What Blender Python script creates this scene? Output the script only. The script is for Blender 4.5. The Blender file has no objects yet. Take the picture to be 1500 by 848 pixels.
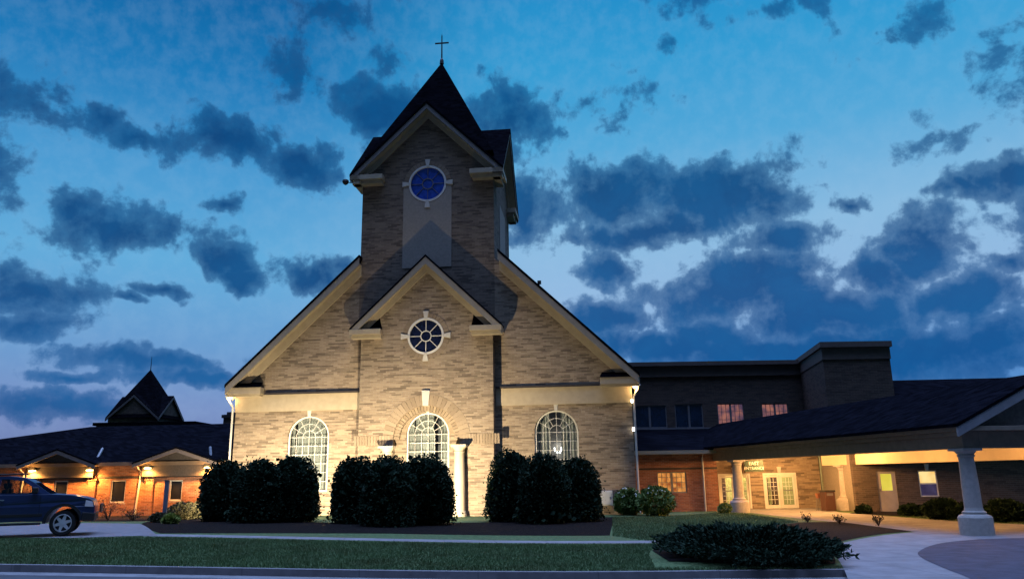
import bpy, bmesh, math, random
import numpy as np
from mathutils import Vector, Matrix
from mathutils.geometry import tessellate_polygon
random.seed(7); rng = np.random.default_rng(11)
S = bpy.context.scene
C = bpy.data.collections.new('scene'); S.collection.children.link(C)
def lin(r, g, b):
    f = lambda c: (c/255/12.92) if c/255 <= .04045 else ((c/255+.055)/1.055)**2.4
    return (f(r), f(g), f(b), 1)

# ---------------------------------------------------------------- camera
FPX, CH, PITCH, ROLL = 1130., 1.9, math.radians(13.6), math.radians(0.9)
cam = bpy.data.cameras.new('camera'); co = bpy.data.objects.new('camera', cam); C.objects.link(co)
cam.sensor_width = 36; cam.lens = 36*FPX/1500; cam.clip_start = .1; cam.clip_end = 3000
co.matrix_world = Matrix.Translation((0, 0, CH)) @ Matrix.Rotation(math.pi/2+PITCH, 4, 'X') @ Matrix.Rotation(-ROLL, 4, 'Z')
S.camera = co
S.view_settings.view_transform = 'Standard'; S.view_settings.look = 'None'
S.view_settings.exposure = 0; S.view_settings.gamma = 1

# where the site plan was surveyed from: rays from the tripod to the ground / facades
def ray(x, y):
    a = (x-750)/FPX; b = -(y-424)/FPX
    c, s = math.cos(ROLL), math.sin(ROLL)
    a, b = a*c+b*s, -a*s+b*c
    return np.array([a, math.cos(PITCH)-b*math.sin(PITCH), math.sin(PITCH)+b*math.cos(PITCH)])
def sst(a, b, x):
    t = min(1, max(0, (x-a)/(b-a))); return t*t*(3-2*t)
def terr(x, y): return .33*(1-sst(-15, 3, x))*(1-.6*sst(27, 40, y))
def G(x, y, dz=0):
    d = ray(x, y); z = 0
    for _ in range(8):
        t = (z+dz-CH)/d[2]; p = d*t; z = terr(p[0], p[1])
    return (float(p[0]), float(p[1]))
def AT(x, y, Y):
    d = ray(x, y); p = d*(Y/d[1]); return (float(p[0]), Y, float(p[2])+CH)
YAW = math.radians(6.0)
CU = np.array([math.cos(YAW), -math.sin(YAW), 0]); CW = np.array([math.sin(YAW), math.cos(YAW), 0])
CO = np.array([-3.893, 39.741, 0])
def F(x, y, w):
    d = ray(x, y); c = np.array([0, 0, CH]); t = (w-np.dot(c-CO, CW))/np.dot(d, CW); p = c+d*t
    return float(np.dot(p-CO, CU)), float(p[2])

# ---------------------------------------------------------------- world: dusk sky with broken cloud
W = bpy.data.worlds.new('World'); S.world = W; W.use_nodes = True
nt = W.node_tree; nt.nodes.clear()
class N:
    def __init__(s, t): s.t = t
    def add(s, ty, **k):
        n = s.t.nodes.new(ty)
        for a, v in k.items(): setattr(n, a, v)
        return n
    def link(s, a, b): s.t.links.new(a, b)
    def put(s, sock, v):
        if isinstance(v, bpy.types.NodeSocket): s.link(v, sock)
        else: sock.default_value = v
    def m(s, op, a, b=0., c=0., clamp=False):
        n = s.add('ShaderNodeMath', operation=op, use_clamp=clamp)
        s.put(n.inputs[0], a); s.put(n.inputs[1], b); s.put(n.inputs[2], c); return n.outputs[0]
    def mix(s, f, a, b, bt='MIX'):
        n = s.add('ShaderNodeMix', data_type='RGBA', blend_type=bt)
        s.put(n.inputs[0], f); s.put(n.inputs[6], a); s.put(n.inputs[7], b); return n.outputs[2]
    def sm(s, x, a, b, lo=0., hi=1.):
        n = s.add('ShaderNodeMapRange', interpolation_type='SMOOTHSTEP')
        s.put(n.inputs[0], x); s.put(n.inputs[1], a); s.put(n.inputs[2], b); s.put(n.inputs[3], lo); s.put(n.inputs[4], hi); return n.outputs[0]
    def noise(s, v, sc, det=4, rough=.55, dist=0.):
        n = s.add('ShaderNodeTexNoise'); s.put(n.inputs['Vector'], v); n.inputs['Scale'].default_value = sc
        n.inputs['Detail'].default_value = det; n.inputs['Roughness'].default_value = rough; n.inputs['Distortion'].default_value = dist
        return n
    def xyz(s, x, y, z):
        n = s.add('ShaderNodeCombineXYZ'); s.put(n.inputs[0], x); s.put(n.inputs[1], y); s.put(n.inputs[2], z); return n.outputs[0]
    def sep(s, v):
        n = s.add('ShaderNodeSeparateXYZ'); s.put(n.inputs[0], v); return n.outputs
    def vm(s, op, a, b=None):
        n = s.add('ShaderNodeVectorMath', operation=op); s.put(n.inputs[0], a)
        if b is not None: s.put(n.inputs[1], b)
        return n
w = N(nt)
tc = w.add('ShaderNodeTexCoord'); sx, sy, sz = w.sep(tc.outputs['Generated'])
az = w.m('ARCTAN2', sx, sy); el = w.m('ARCSINE', sz)
P = w.xyz(az, el, 0.)
def azel(px, py):
    d = ray(px, py); d = d/np.linalg.norm(d); return math.atan2(d[0], d[1]), math.asin(d[2])
warp = w.noise(P, 9, 4, .6); wv = w.vm('SUBTRACT', warp.outputs['Color'], (.5, .5, .5)).outputs[0]
n_ = w.add('ShaderNodeVectorMath', operation='SCALE'); w.put(n_.inputs[0], wv); n_.inputs[3].default_value = .085
PW = w.vm('ADD', P, n_.outputs[0]).outputs[0]
BL = [(220,190,62,20,.8),(330,200,95,38,1),(440,240,66,34,1),(170,330,98,38,1),(105,298,42,28,.9),(320,372,46,36,1),(350,400,44,20,.8),(470,398,62,32,1.05),(60,420,85,34,1),(40,466,82,26,1),
 (240,425,32,12,.9),(40,140,90,36,.65),(430,95,40,50,.38),(560,160,75,40,1),(740,190,58,52,1.05),(775,312,44,46,1),(560,85,26,26,.35),(900,280,92,44,1.1),(1060,285,112,52,1.15),(960,335,150,26,1.05),(905,385,52,24,1),
 (1090,425,135,46,1.2),(880,465,90,26,1.1),(1200,465,130,46,1.2),(1345,345,64,40,1.1),(1285,395,50,34,1.1),(1420,425,80,30,1.05),(1470,262,52,22,1),(1482,368,30,18,1),(1240,300,26,16,.9),(1420,280,50,16,.8),
 (1350,520,190,42,1.2),(980,505,150,30,1.15),(1440,500,90,34,1.1),(210,522,110,18,1),(60,590,130,22,1),(290,545,110,15,.95),(110,548,60,9,.8),(1150,8,80,12,.4),(1315,50,46,20,.25),(1440,150,36,26,.2),(1380,212,50,13,.4),(1130,520,170,26,1.15),
 (990,60,20,16,.4),(880,150,60,26,.4),(1140,360,70,26,1),(150,160,40,26,.6),(470,20,70,22,.45),(195,440,24,10,.8),(325,310,30,16,.7),(1100,-90,200,50,.9),(300,-120,260,60,1),(-120,250,120,100,1),(1650,300,120,70,1),(1600,60,90,60,.8)]
acc = None
for px, py, rx, ry, a in BL:
    if px < 600 and py > 0: rx *= .88; ry *= .86; a *= .93
    A, E = azel(px, py)
    q = w.vm('SUBTRACT', PW, (A, E, 0)).outputs[0]
    q = w.vm('MULTIPLY', q, (FPX/rx*1.05, FPX/ry*1.05, 0)).outputs[0]
    l = w.vm('LENGTH', q).outputs['Value']
    v = w.m('MULTIPLY', w.m('SUBTRACT', 1.45, l), a)
    acc = v if acc is None else w.m('MAXIMUM', acc, v)
back = w.sm(w.noise(PW, 3.2, 3).outputs[0], .45, .65, -1, 1)        # the rest of the dome
acc = w.mix(w.sm(w.m('ABSOLUTE', az), .75, 1.05), acc, back)
nz = w.noise(P, 13, 7, .62, .3).outputs[0]; nz2 = w.noise(P, 42, 5, .6).outputs[0]
dens = w.m('ADD', acc, w.m('ADD', w.m('MULTIPLY', w.m('SUBTRACT', nz, .5), 2.7), w.m('MULTIPLY', w.m('SUBTRACT', nz2, .5), 1.5)))
cl = w.m('ADD', w.sm(dens, .02, .50, 0, .70), w.sm(dens, .25, 1.2, 0, .28))
e = lambda py: max(0, math.sin(azel(750, py)[1]))
def ramp(fac, pts):
    r = w.add('ShaderNodeValToRGB'); w.put(r.inputs[0], fac); el_ = r.color_ramp.elements
    for k in range(len(pts)-2): el_.new(.5)
    for q, (pos, c) in zip(el_, sorted(pts)): q.position = pos; q.color = c
    return r.outputs[0]
left = ramp(sz, [(0, lin(96,104,158)), (e(600), lin(122,148,200)), (e(520), lin(108,158,210)), (e(400), lin(100,174,222)), (e(280), lin(74,156,212)), (e(150), lin(28,124,188)), (e(20), lin(10,100,164)), (.62, lin(60,110,170)), (.85, lin(125,146,200))])
right = ramp(sz, [(0, lin(60,110,180)), (e(560), lin(92,148,210)), (e(450), lin(150,188,228)), (e(350), lin(140,190,228)), (e(220), lin(84,170,220)), (e(100), lin(52,158,214)), (e(10), lin(38,146,206)), (.62, lin(60,120,180)), (.85, lin(125,146,200))])
base = w.mix(w.sm(az, azel(350, 300)[0], azel(800, 300)[0]), left, right)
base = w.mix(w.m('MULTIPLY', w.sm(nz2, .35, .7), .09), base, lin(170,205,235))
cloudc = ramp(sz, [(0, lin(8,60,124)), (e(560), lin(4,82,148)), (e(430), lin(4,76,138)), (e(280), lin(5,70,126)), (e(120), lin(8,74,130)), (e(10), lin(8,80,140))])
lc = ramp(sz, [(0, lin(24,76,136)), (e(560), lin(20,92,156)), (e(430), lin(6,66,124)), (e(200), lin(6,64,120))])
cloudc = w.mix(w.sm(az, azel(350, 300)[0], azel(800, 300)[0]), lc, cloudc)
cloudc = w.mix(w.sm(nz, .36, .68, 0, .26), cloudc, lin(12,108,172))
sky = w.mix(w.m('MULTIPLY', cl, .97), base, cloudc)
ns = w.add('ShaderNodeTexSky', sky_type='NISHITA', sun_disc=False); ns.sun_elevation = math.radians(1.0); ns.sun_rotation = math.radians(-60)
sky = w.mix(.03, sky, w.mix(1., ns.outputs[0], (.05, .05, .06, 1), 'MULTIPLY'))
# dome overhead, out of frame, boosted as added fill light for the ground
boost = w.sm(sz, .78, .96, 1., 13.)
boost = w.m('MULTIPLY', boost, w.m('MAXIMUM', w.sm(sy, -.25, .35, .12, 1.), w.sm(sz, .6, .85)))     # unseen low rear sky dimmed to darken the walls facing it
bg = w.add('ShaderNodeBackground'); w.link(sky, bg.inputs[0]); w.link(boost, bg.inputs[1])
out = w.add('ShaderNodeOutputWorld'); w.link(bg.outputs[0], out.inputs[0])
W.cycles.sampling_method = 'MANUAL'; W.cycles.sample_map_resolution = 512

# ---------------------------------------------------------------- materials
MC = {}
def mat(name, col, rough=.8, var=.12, sc=6., bump=0., emit=None, es=0., metal=0., spec=.4, srgb=False, streak=1.):
    if name in MC: return MC[name]
    m = bpy.data.materials.new(name); m.use_nodes = True; MC[name] = m
    t = N(m.node_tree); b = m.node_tree.nodes['Principled BSDF']
    c = tuple(col)+(1,) if len(col) == 3 else col
    b.inputs['Roughness'].default_value = rough; b.inputs['Metallic'].default_value = metal; b.inputs['Specular IOR Level'].default_value = spec
    co_ = t.add('ShaderNodeTexCoord').outputs['Object']
    mp = t.vm('MULTIPLY', co_, (1, 1, streak)).outputs[0]
    nn = t.noise(mp, sc, 5, .6).outputs[0]
    lo = tuple(x*(1-var) for x in c[:3])+(1,); hi = tuple(min(1, x*(1+var)) for x in c[:3])+(1,)
    t.link(t.mix(t.sm(nn, .3, .7), lo, hi), b.inputs['Base Color'])
    if bump:
        bp = t.add('ShaderNodeBump'); bp.inputs[0].default_value = bump; bp.inputs[1].default_value = .02
        t.link(t.noise(co_, sc*6, 4).outputs[0], bp.inputs['Height']); t.link(bp.outputs[0], b.inputs['Normal'])
    if emit:
        b.inputs['Emission Color'].default_value = tuple(emit)+(1,); b.inputs['Emission Strength'].default_value = es
    return m
def brickmat(name, c1, c2, mortar, bw=.34, rh=.085, dark=None, dens=.56):
    m = bpy.data.materials.new(name); m.use_nodes = True; MC[name] = m
    t = N(m.node_tree); b = m.node_tree.nodes['Principled BSDF']; b.inputs['Roughness'].default_value = .9; b.inputs['Specular IOR Level'].default_value = .2
    x, y, z = t.sep(t.add('ShaderNodeTexCoord').outputs['Object'])
    v = t.xyz(t.m('ADD', x, y), z, 0.)
    br = t.add('ShaderNodeTexBrick'); t.link(v, br.inputs['Vector'])
    br.inputs['Scale'].default_value = 1; br.inputs['Brick Width'].default_value = bw; br.inputs['Row Height'].default_value = rh
    br.inputs['Mortar Size'].default_value = .009; br.inputs['Mortar Smooth'].default_value = .2; br.inputs['Bias'].default_value = -.1
    br.inputs['Color1'].default_value = c1; br.inputs['Color2'].default_value = c2; br.inputs['Mortar'].default_value = mortar
    # per-course / per-brick tint: cell noise with a long horizontal cell makes the streaky blend of a real mixed lot
    cell = t.xyz(t.m('SNAP', t.m('ADD', t.m('ADD', x, y), t.m('MULTIPLY', t.m('SNAP', z, rh), 3.7)), bw*1.5), t.m('SNAP', z, rh), 0.)
    wn = t.add('ShaderNodeTexWhiteNoise', noise_dimensions='2D'); t.link(cell, wn.inputs['Vector'])
    c = t.mix(t.sm(wn.outputs['Value'], dens, 1., 0, .62), br.outputs['Color'], dark)
    big = t.noise(t.xyz(t.m('MULTIPLY', t.m('ADD', x, y), .35), z, 0.), 2.2, 5, .65).outputs[0]
    c = t.mix(t.sm(big, .45, .75, 0, .32), c, dark)
    t.link(c, b.inputs['Base Color'])
    bp = t.add('ShaderNodeBump'); bp.inputs[0].default_value = .5; bp.inputs[1].default_value = .012
    t.link(t.m('ADD', t.m('SUBTRACT', 1., br.outputs['Fac']), t.m('MULTIPLY', wn.outputs['Value'], .4)), bp.inputs['Height']); t.link(bp.outputs[0], b.inputs['Normal'])
    return m
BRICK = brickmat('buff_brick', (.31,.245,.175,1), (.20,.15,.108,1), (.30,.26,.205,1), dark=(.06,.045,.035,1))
TOWB = brickmat('dimmed_tower_brick', (.20,.155,.115,1), (.12,.092,.07,1), (.19,.165,.135,1), dark=(.04,.032,.027,1))  # buff brick darkened in its colour to imitate floodlight fading up the tower
REDB = brickmat('red_brick', (.36,.15,.085,1), (.26,.105,.06,1), (.33,.26,.21,1), dark=(.14,.06,.04,1), bw=.24, rh=.08)
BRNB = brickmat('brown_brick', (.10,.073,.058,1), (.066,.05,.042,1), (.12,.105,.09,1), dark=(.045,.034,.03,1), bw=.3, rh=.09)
def islandmat(name, c1, c2, rough=.9):
    m = bpy.data.materials.new(name); m.use_nodes = True; t = N(m.node_tree); b = m.node_tree.nodes['Principled BSDF']
    b.inputs['Roughness'].default_value = rough; b.inputs['Specular IOR Level'].default_value = .25
    g = t.add('ShaderNodeNewGeometry'); t.link(t.mix(g.outputs['Random Per Island'], c1, c2), b.inputs['Base Color']); return m
VOUS = islandmat('arch_brick', (.20,.155,.11,1), (.27,.215,.155,1))
def shingle(name, c):
    m = bpy.data.materials.new(name); m.use_nodes = True; t = N(m.node_tree); b = m.node_tree.nodes['Principled BSDF']; b.inputs['Roughness'].default_value = .95; b.inputs['Specular IOR Level'].default_value = 0.
    x, y, z = t.sep(t.add('ShaderNodeTexCoord').outputs['Object'])
    zc = t.m('SNAP', z, .09); cell = t.xyz(t.m('SNAP', t.m('ADD', t.m('ADD', x, t.m('MULTIPLY', y, 1.3)), t.m('MULTIPLY', zc, 5.3)), .28), zc, 0.)
    wn = t.add('ShaderNodeTexWhiteNoise', noise_dimensions='2D'); t.link(cell, wn.inputs['Vector'])
    k = t.m('MULTIPLY_ADD', wn.outputs['Value'], .5, .5)
    big = t.noise(t.xyz(x, y, z), 1.1, 4).outputs[0]
    cc = t.mix(wn.outputs['Value'], tuple(v*.6 for v in c)+(1,), tuple(v*1.45 for v in c)+(1,))
    t.link(t.mix(t.sm(big, .4, .7, 0, .5), cc, tuple(v*.55 for v in c)+(1,)), b.inputs['Base Color']); return m
ROOF = shingle('shingles', (.0055,.006,.009)); ROOFD = shingle('dark_shingles', (.005,.005,.007))
CREAM = mat('cream_trim', (.38,.32,.225), .65, .07, 3)
STUC = mat('stucco', (.27,.24,.20), .9, .1, 9, .3)
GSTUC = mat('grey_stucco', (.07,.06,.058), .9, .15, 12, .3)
WHITE = mat('white_paint', (.60,.59,.55), .5, .05, 4)
STONE = mat('keystone_stone', (.5,.48,.43), .8, .08, 8)
BAND = mat('dark_flashing', (.035,.03,.03), .6, .2, 6)
CONC = mat('concrete', (.18,.17,.175), .92, .14, 3.5, .25, spec=.12)
CONC2 = mat('light_concrete_walk', (.215,.205,.205), .95, .16, 1.6, .25, spec=.12)
def joints(m, pitch):
    t = N(m.node_tree); b = m.node_tree.nodes['Principled BSDF']; src = b.inputs['Base Color'].links[0].from_socket
    x, y, z = t.sep(t.add('ShaderNodeTexCoord').outputs['Object']); f = None
    for c, sh in ((t.m('ADD', x, t.m('MULTIPLY', y, .12)), 0), (t.m('SUBTRACT', y, t.m('MULTIPLY', x, .12)), .4)):
        d = t.m('ABSOLUTE', t.m('SUBTRACT', t.m('FRACT', t.m('MULTIPLY', c, 1/pitch)), .5)); k = t.m('LESS_THAN', d, .012/pitch); f = k if f is None else t.m('MAXIMUM', f, k)
    st = t.sm(t.noise(t.xyz(x, y, z), .9, 6, .7).outputs[0], .5, .75, 0, .35)
    c1 = t.mix(st, src, (.25,.24,.23,1)); t.link(t.mix(t.m('MULTIPLY', f, .75), c1, (.12,.12,.12,1)), b.inputs['Base Color'])
joints(CONC2, 1.5); joints(CONC, 2.4)
ASPH = mat('asphalt', (.055,.056,.06), .85, .25, 1.4, .4)
ASPHB = mat('drive_asphalt', (.034,.040,.062), .9, .3, 2.5, .4)
MULCH = mat('mulch', (.013,.011,.010), .98, .5, 9, .9, spec=.03)
METAL = mat('grey_metal', (.2,.2,.21), .45, .1, 5, metal=.6)
BLACK = mat('black_metal', (.02,.02,.022), .5, .2, 6)
def lampmat(name, c, s): return mat(name, (.8,.8,.8), .4, 0, 1, emit=c, es=s)
AMBER = lampmat('amber_lens', (1,.62,.16), 14); WARM = lampmat('warm_lens', (1,.78,.42), 12); COOL = lampmat('flood_lens', (1,.9,.66), 18); WSM = lampmat('white_glow', (1, .93, .8), 9)
def glass(name, tr=.6, tint=(.7,.78,.85,1), rough=.03):
    m = bpy.data.materials.new(name); m.use_nodes = True; t = N(m.node_tree); m.node_tree.nodes.clear()
    g = t.add('ShaderNodeBsdfGlossy'); g.inputs['Roughness'].default_value = rough; g.inputs[0].default_value = (.9,.9,.9,1)
    tp = t.add('ShaderNodeBsdfTransparent'); tp.inputs[0].default_value = tint
    fr = t.add('ShaderNodeLayerWeight'); fac_ = t.m('MULTIPLY', t.m('POWER', fr.outputs['Facing'], 3.), .6)
    bp = t.add('ShaderNodeBump'); bp.inputs[0].default_value = .25; bp.inputs[1].default_value = .01
    t.link(t.noise(t.add('ShaderNodeTexCoord').outputs['Object'], 1.7, 2).outputs[0], bp.inputs['Height']); t.link(bp.outputs[0], g.inputs['Normal'])
    mx = t.add('ShaderNodeMixShader'); t.link(t.m('ADD', fac_, 1-tr-.1, clamp=True), mx.inputs[0]); t.link(tp.outputs[0], mx.inputs[1]); t.link(g.outputs[0], mx.inputs[2])
    o = t.add('ShaderNodeOutputMaterial'); t.link(mx.outputs[0], o.inputs[0]); return m
GLASS = glass('window_glass', .8); DGLASS = glass('dark_glass', .45, (.25,.3,.4,1)); CGLASS = glass('car_glass', .75, (.45,.5,.55,1))
BGLASS = mat('sky_tint_leaded_glass', (.02,.06,.34), .25, .3, 4, spec=.6)  # blue of the reflected sky painted into the base colour
NAVY = mat('navy_glass', (.006,.010,.035), .2, .3, 5, spec=.5)
CURT = mat('curtain_cloth', (.40,.38,.32), .95, .22, 5, streak=.15)
CURTB = mat('brown_curtain', (.12,.085,.06), .95, .3, 5, streak=.1)
DARK = mat('dark_interior', (.015,.015,.018), .9, .2, 3)

def tag(o, label=None, cat=None, group=None, kind=None):
    if label: o['label'] = label
    if cat: o['category'] = cat
    if group: o['group'] = group
    if kind: o['kind'] = kind
    return o
def empty(name, loc=(0,0,0), rz=0, label=None, cat=None, group=None):
    o = bpy.data.objects.new(name, None); C.objects.link(o); o.location = loc; o.rotation_euler = (0, 0, rz); o.empty_display_size = .3
    return tag(o, label, cat, group)
def link(name, me, m, parent=None):
    o = bpy.data.objects.new(name, me); C.objects.link(o)
    if m is not None: me.materials.append(m)
    if parent is not None: o.parent = parent
    return o
class MB:
    def __init__(s, M=None): s.v = []; s.f = []; s.M = M
    def pt(s, p):
        if s.M: p = s.M(p)
        s.v.append(tuple(p)); return len(s.v)-1
    def face(s, pts): s.f.append([s.pt(p) for p in pts]); return s
    def box(s, x0, x1, y0, y1, z0, z1):
        i = [s.pt((x, y, z)) for x in (x0, x1) for y in (y0, y1) for z in (z0, z1)]
        for q in ((0,1,3,2), (4,6,7,5), (0,4,5,1), (2,3,7,6), (0,2,6,4), (1,5,7,3)): s.f.append([i[k] for k in q])
        return s
    def wall(s, outer, holes, y0, y1):           # plate in the x-z plane with openings, y0 in front
        loops = [[Vector((x, z, 0)) for x, z in l] for l in [outer]+holes]
        flat = [p for l in loops for p in l]; tris = tessellate_polygon(loops)
        A = [s.pt((p.x, y0, p.y)) for p in flat]; B = [s.pt((p.x, y1, p.y)) for p in flat]
        for t in tris: s.f.append([A[k] for k in t]); s.f.append([B[k] for k in reversed(t)])
        k = 0
        for l in loops:
            n = len(l)
            for i in range(n): a, b = k+i, k+(i+1) % n; s.f.append([A[a], A[b], B[b], B[a]])
            k += n
        return s
    def prism(s, foot, z0, z1):                  # footprint in x-y
        n = len(foot); A = [s.pt((x, y, z0)) for x, y in foot]; B = [s.pt((x, y, z1)) for x, y in foot]
        s.f.append(list(reversed(A))); s.f.append(B)
        for i in range(n): s.f.append([A[i], A[(i+1) % n], B[(i+1) % n], B[i]])
        return s
    def lathe(s, cx, cy, prof, n=20, caps=True):
        rings = [[s.pt((cx+r*math.cos(2*math.pi*k/n), cy+r*math.sin(2*math.pi*k/n), z)) for k in range(n)] for r, z in prof]
        for a, b in zip(rings, rings[1:]):
            for k in range(n): s.f.append([a[k], a[(k+1) % n], b[(k+1) % n], b[k]])
        if caps: s.f.append(list(reversed(rings[0]))); s.f.append(rings[-1])
        return s
    def tube(s, pts, r, n=8, r1=None):
        pts = [Vector(p) for p in pts]; rings = []
        for i, p in enumerate(pts):
            d = (pts[min(i+1, len(pts)-1)]-pts[max(i-1, 0)]).normalized(); u = d.orthogonal().normalized(); v = d.cross(u)
            rr = r if r1 is None else r+(r1-r)*i/(len(pts)-1)
            rings.append([s.pt(p+u*rr*math.cos(2*math.pi*k/n)+v*rr*math.sin(2*math.pi*k/n)) for k in range(n)])
        for a, b in zip(rings, rings[1:]):
            for k in range(n): s.f.append([a[k], a[(k+1) % n], b[(k+1) % n], b[k]])
        s.f.append(list(reversed(rings[0]))); s.f.append(rings[-1]); return s
    def chev(s, cx, h, za, sl, drop, y0, y1, t0=0., sides=(-1, 1)):       # gable-shaped board or roof slab
        if t0 <= 0: s.wall([(cx-h, za-sl*h), (cx, za), (cx+h, za-sl*h), (cx+h, za-sl*h-drop), (cx, za-drop), (cx-h, za-sl*h-drop)], [], y0, y1)
        else:
            for g in sides: s.wall([(cx+g*t0, za-sl*t0), (cx+g*h, za-sl*h), (cx+g*h, za-sl*h-drop), (cx+g*t0, za-sl*t0-drop)], [], y0, y1)
        return s
    def build(s, name, m, parent=None, bevel=0., smooth=False, mod=None):
        me = bpy.data.meshes.new(name); me.from_pydata(s.v, [], s.f); me.update()
        bm = bmesh.new(); bm.from_mesh(me); bmesh.ops.recalc_face_normals(bm, faces=bm.faces); bm.to_mesh(me); bm.free()
        if smooth: me.shade_smooth()
        o = link(name, me, m, parent)
        if bevel:
            b = o.modifiers.new('bevel', 'BEVEL'); b.width = bevel; b.segments = 2; b.limit_method = 'ANGLE'
        return o
def lamp(name, ty, loc, energy, col, parent=None, size=.15, target=None, spot=None, blend=.6):
    l = bpy.data.lights.new(name, ty); l.energy = energy; l.color = col
    if ty != 'AREA': l.shadow_soft_size = size
    else: l.size = size
    if spot: l.spot_size = math.radians(spot); l.spot_blend = blend
    o = bpy.data.objects.new(name, l); C.objects.link(o); o.location = loc
    if target is not None: o.rotation_euler = (Vector(target)-Vector(loc)).to_track_quat('-Z', 'Y').to_euler()
    if parent is not None: o.parent = parent
    return o

# ---------------------------------------------------------------- ground sheets
def sheet(name, poly, m, off, thick=0., label=None, kind='structure', smooth_edges=False):
    bm = bmesh.new(); vs = [bm.verts.new((x, y, 0)) for x, y in poly]; bm.faces.new(vs)
    for ax, rg in ((0, range(-16, 5)), (1, range(26, 42))):
        for k in rg:
            nrm = (1, 0, 0) if ax == 0 else (0, 1, 0); c = (k, 0, 0) if ax == 0 else (0, k, 0)
            bmesh.ops.bisect_plane(bm, geom=bm.verts[:]+bm.edges[:]+bm.faces[:], plane_co=c, plane_no=nrm)
    bmesh.ops.triangulate(bm, faces=bm.faces)
    for v in bm.verts: v.co.z = terr(v.co.x, v.co.y)+off
    bmesh.ops.recalc_face_normals(bm, faces=bm.faces)
    for f in bm.faces:
        if f.normal.z < 0: f.normal_flip()
    if thick:
        r = bmesh.ops.extrude_face_region(bm, geom=bm.faces[:])
        for v in [g for g in r['geom'] if isinstance(g, bmesh.types.BMVert)]: v.co.z -= thick
        bmesh.ops.recalc_face_normals(bm, faces=bm.faces)
    me = bpy.data.meshes.new(name); bm.to_mesh(me); bm.free(); o = link(name, me, m)
    o['kind'] = kind
    return o
def spl(pts, n=8):                                   # smooth an outline (Catmull-Rom)
    o = []
    for i in range(len(pts)-1):
        p0, p1, p2, p3 = [np.array(pts[min(max(k, 0), len(pts)-1)]) for k in (i-1, i, i+1, i+2)]
        for t in np.linspace(0, 1, n, endpoint=False): o.append(tuple(.5*((2*p1)+(-p0+p2)*t+(2*p0-5*p1+4*p2-p3)*t*t+(-p0+3*p1-3*p2+p3)*t**3)))
    o.append(tuple(pts[-1])); return o
cl_, cr_ = np.array(G(0, 826)), np.array(G(1238, 833)); cd = (cr_-cl_)/np.linalg.norm(cr_-cl_)
k0 = cl_-cd*90; k1 = cr_; nrm_ = np.array([cd[1], -cd[0]])              # towards the camera
def grassmat():
    m = bpy.data.materials.new('lawn'); m.use_nodes = True; t = N(m.node_tree); b = m.node_tree.nodes['Principled BSDF']; b.inputs['Roughness'].default_value = .95; b.inputs['Specular IOR Level'].default_value = .1
    o = t.add('ShaderNodeTexCoord').outputs['Object']
    a = t.noise(o, .45, 4).outputs[0]; c = t.noise(o, 9, 5, .7).outputs[0]
    col = t.mix(t.sm(c, .3, .7), (.045,.078,.032,1), (.12,.18,.075,1)); col = t.mix(t.sm(a, .4, .7, 0, .6), col, (.10,.115,.05,1))
    t.link(col, b.inputs['Base Color']); bp = t.add('ShaderNodeBump'); bp.inputs[0].default_value = .8; bp.inputs[1].default_value = .05
    t.link(c, bp.inputs['Height']); t.link(bp.outputs[0], b.inputs['Normal']); return m
LAWN = grassmat()
far = 700
ke = k1+np.array([cd[0], cd[1]])*40
sheet('ground', [tuple(k0), tuple(k1), tuple(ke), (far, 10), (far, far*2), (-far, far*2), (-far, float(k0[1])+20)], LAWN, 0)
kn = lambda p, d: tuple(np.array(p)+nrm_*d)
sheet('street_kerb', [tuple(k0), tuple(k1), kn(k1, .16), kn(k0, .16)], CONC, .012, .2)
sheet('gutter', [kn(k0, .16), kn(k1, .16), kn(k1, .62), kn(k0, .62)], mat('gutter_concrete', (.19,.19,.19), .9, .2, 2, .3), -.128)
sheet('street', [kn(k0, .62), kn(k1, .62), kn(k1, 60), kn(k0, 60)], ASPH, -.134)
sheet('drive_apron', [kn(k1, 0), kn(ke, 0), kn(ke, 60), kn(k1, 60)], ASPHB, -.05)
# entrance walk sweeping to the street, drive, slab under the canopy
walk = [G(1075,748), G(1180,760), G(1260,768), G(1342,779)]
walk += spl([G(1342,779), G(1300,783), G(1252,791), G(1216,802), G(1230,822), G(1242,848), G(1250,900)], 6)[1:]
walk += [G(1700,900), G(1800,800), G(1750,766), G(1500,768), G(1400,763), G(1315,757), G(1230,750), G(1200,742), G(1090,742)]
sheet('entrance_walk', walk, CONC2, .006)
sheet('driveway', spl([G(1900,781), G(1500,788), G(1420,791), G(1372,797), G(1346,808), G(1352,818), G(1385,833), G(1425,850), G(1500,905)], 6)+[G(1950,905)], ASPHB, .012)
fw0, fw1 = np.array(G(205,785)), np.array(G(972,795)); fd = (fw1-fw0)/np.linalg.norm(fw1-fw0); fnn = np.array([fd[1], -fd[0]])
sheet('footpath', [tuple(fw0), tuple(fw1), tuple(fw1-fnn*.85), tuple(fw0-fnn*.85)], CONC2, .006)
sheet('parking_drive', [G(-900,788), G(100,788), G(230,784), G(205,767), G(128,766), G(0,768), G(-700,768)], CONC, .012)
sheet('planting_bed', [G(900,757)]+[G(893,784), G(560,781), G(235,781)]+spl([G(205,772), G(215,764), G(262,757)], 4)+[G(330,762), G(420,764), G(480,765), G(700,765), G(880,757)], MULCH, .006)
sheet('wing_bed', [G(0,764), G(215,763), G(300,755), G(300,750), G(0,752)], MULCH, .010)
sheet('entrance_bed', spl([G(1335,778), G(1290,782), G(1240,791), G(1208,803), G(1222,815), G(1224,826)], 5)+[G(1100,826), G(980,822), G(955,806), G(1000,790), G(1090,775), G(1170,765), G(1230,764)], MULCH, .012)
sheet('wall_bed', [G(1245,752), G(1320,756), G(1500,766), G(1650,768), G(1650,758), G(1500,756), G(1330,750), G(1260,748)], MULCH, .012)

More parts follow.
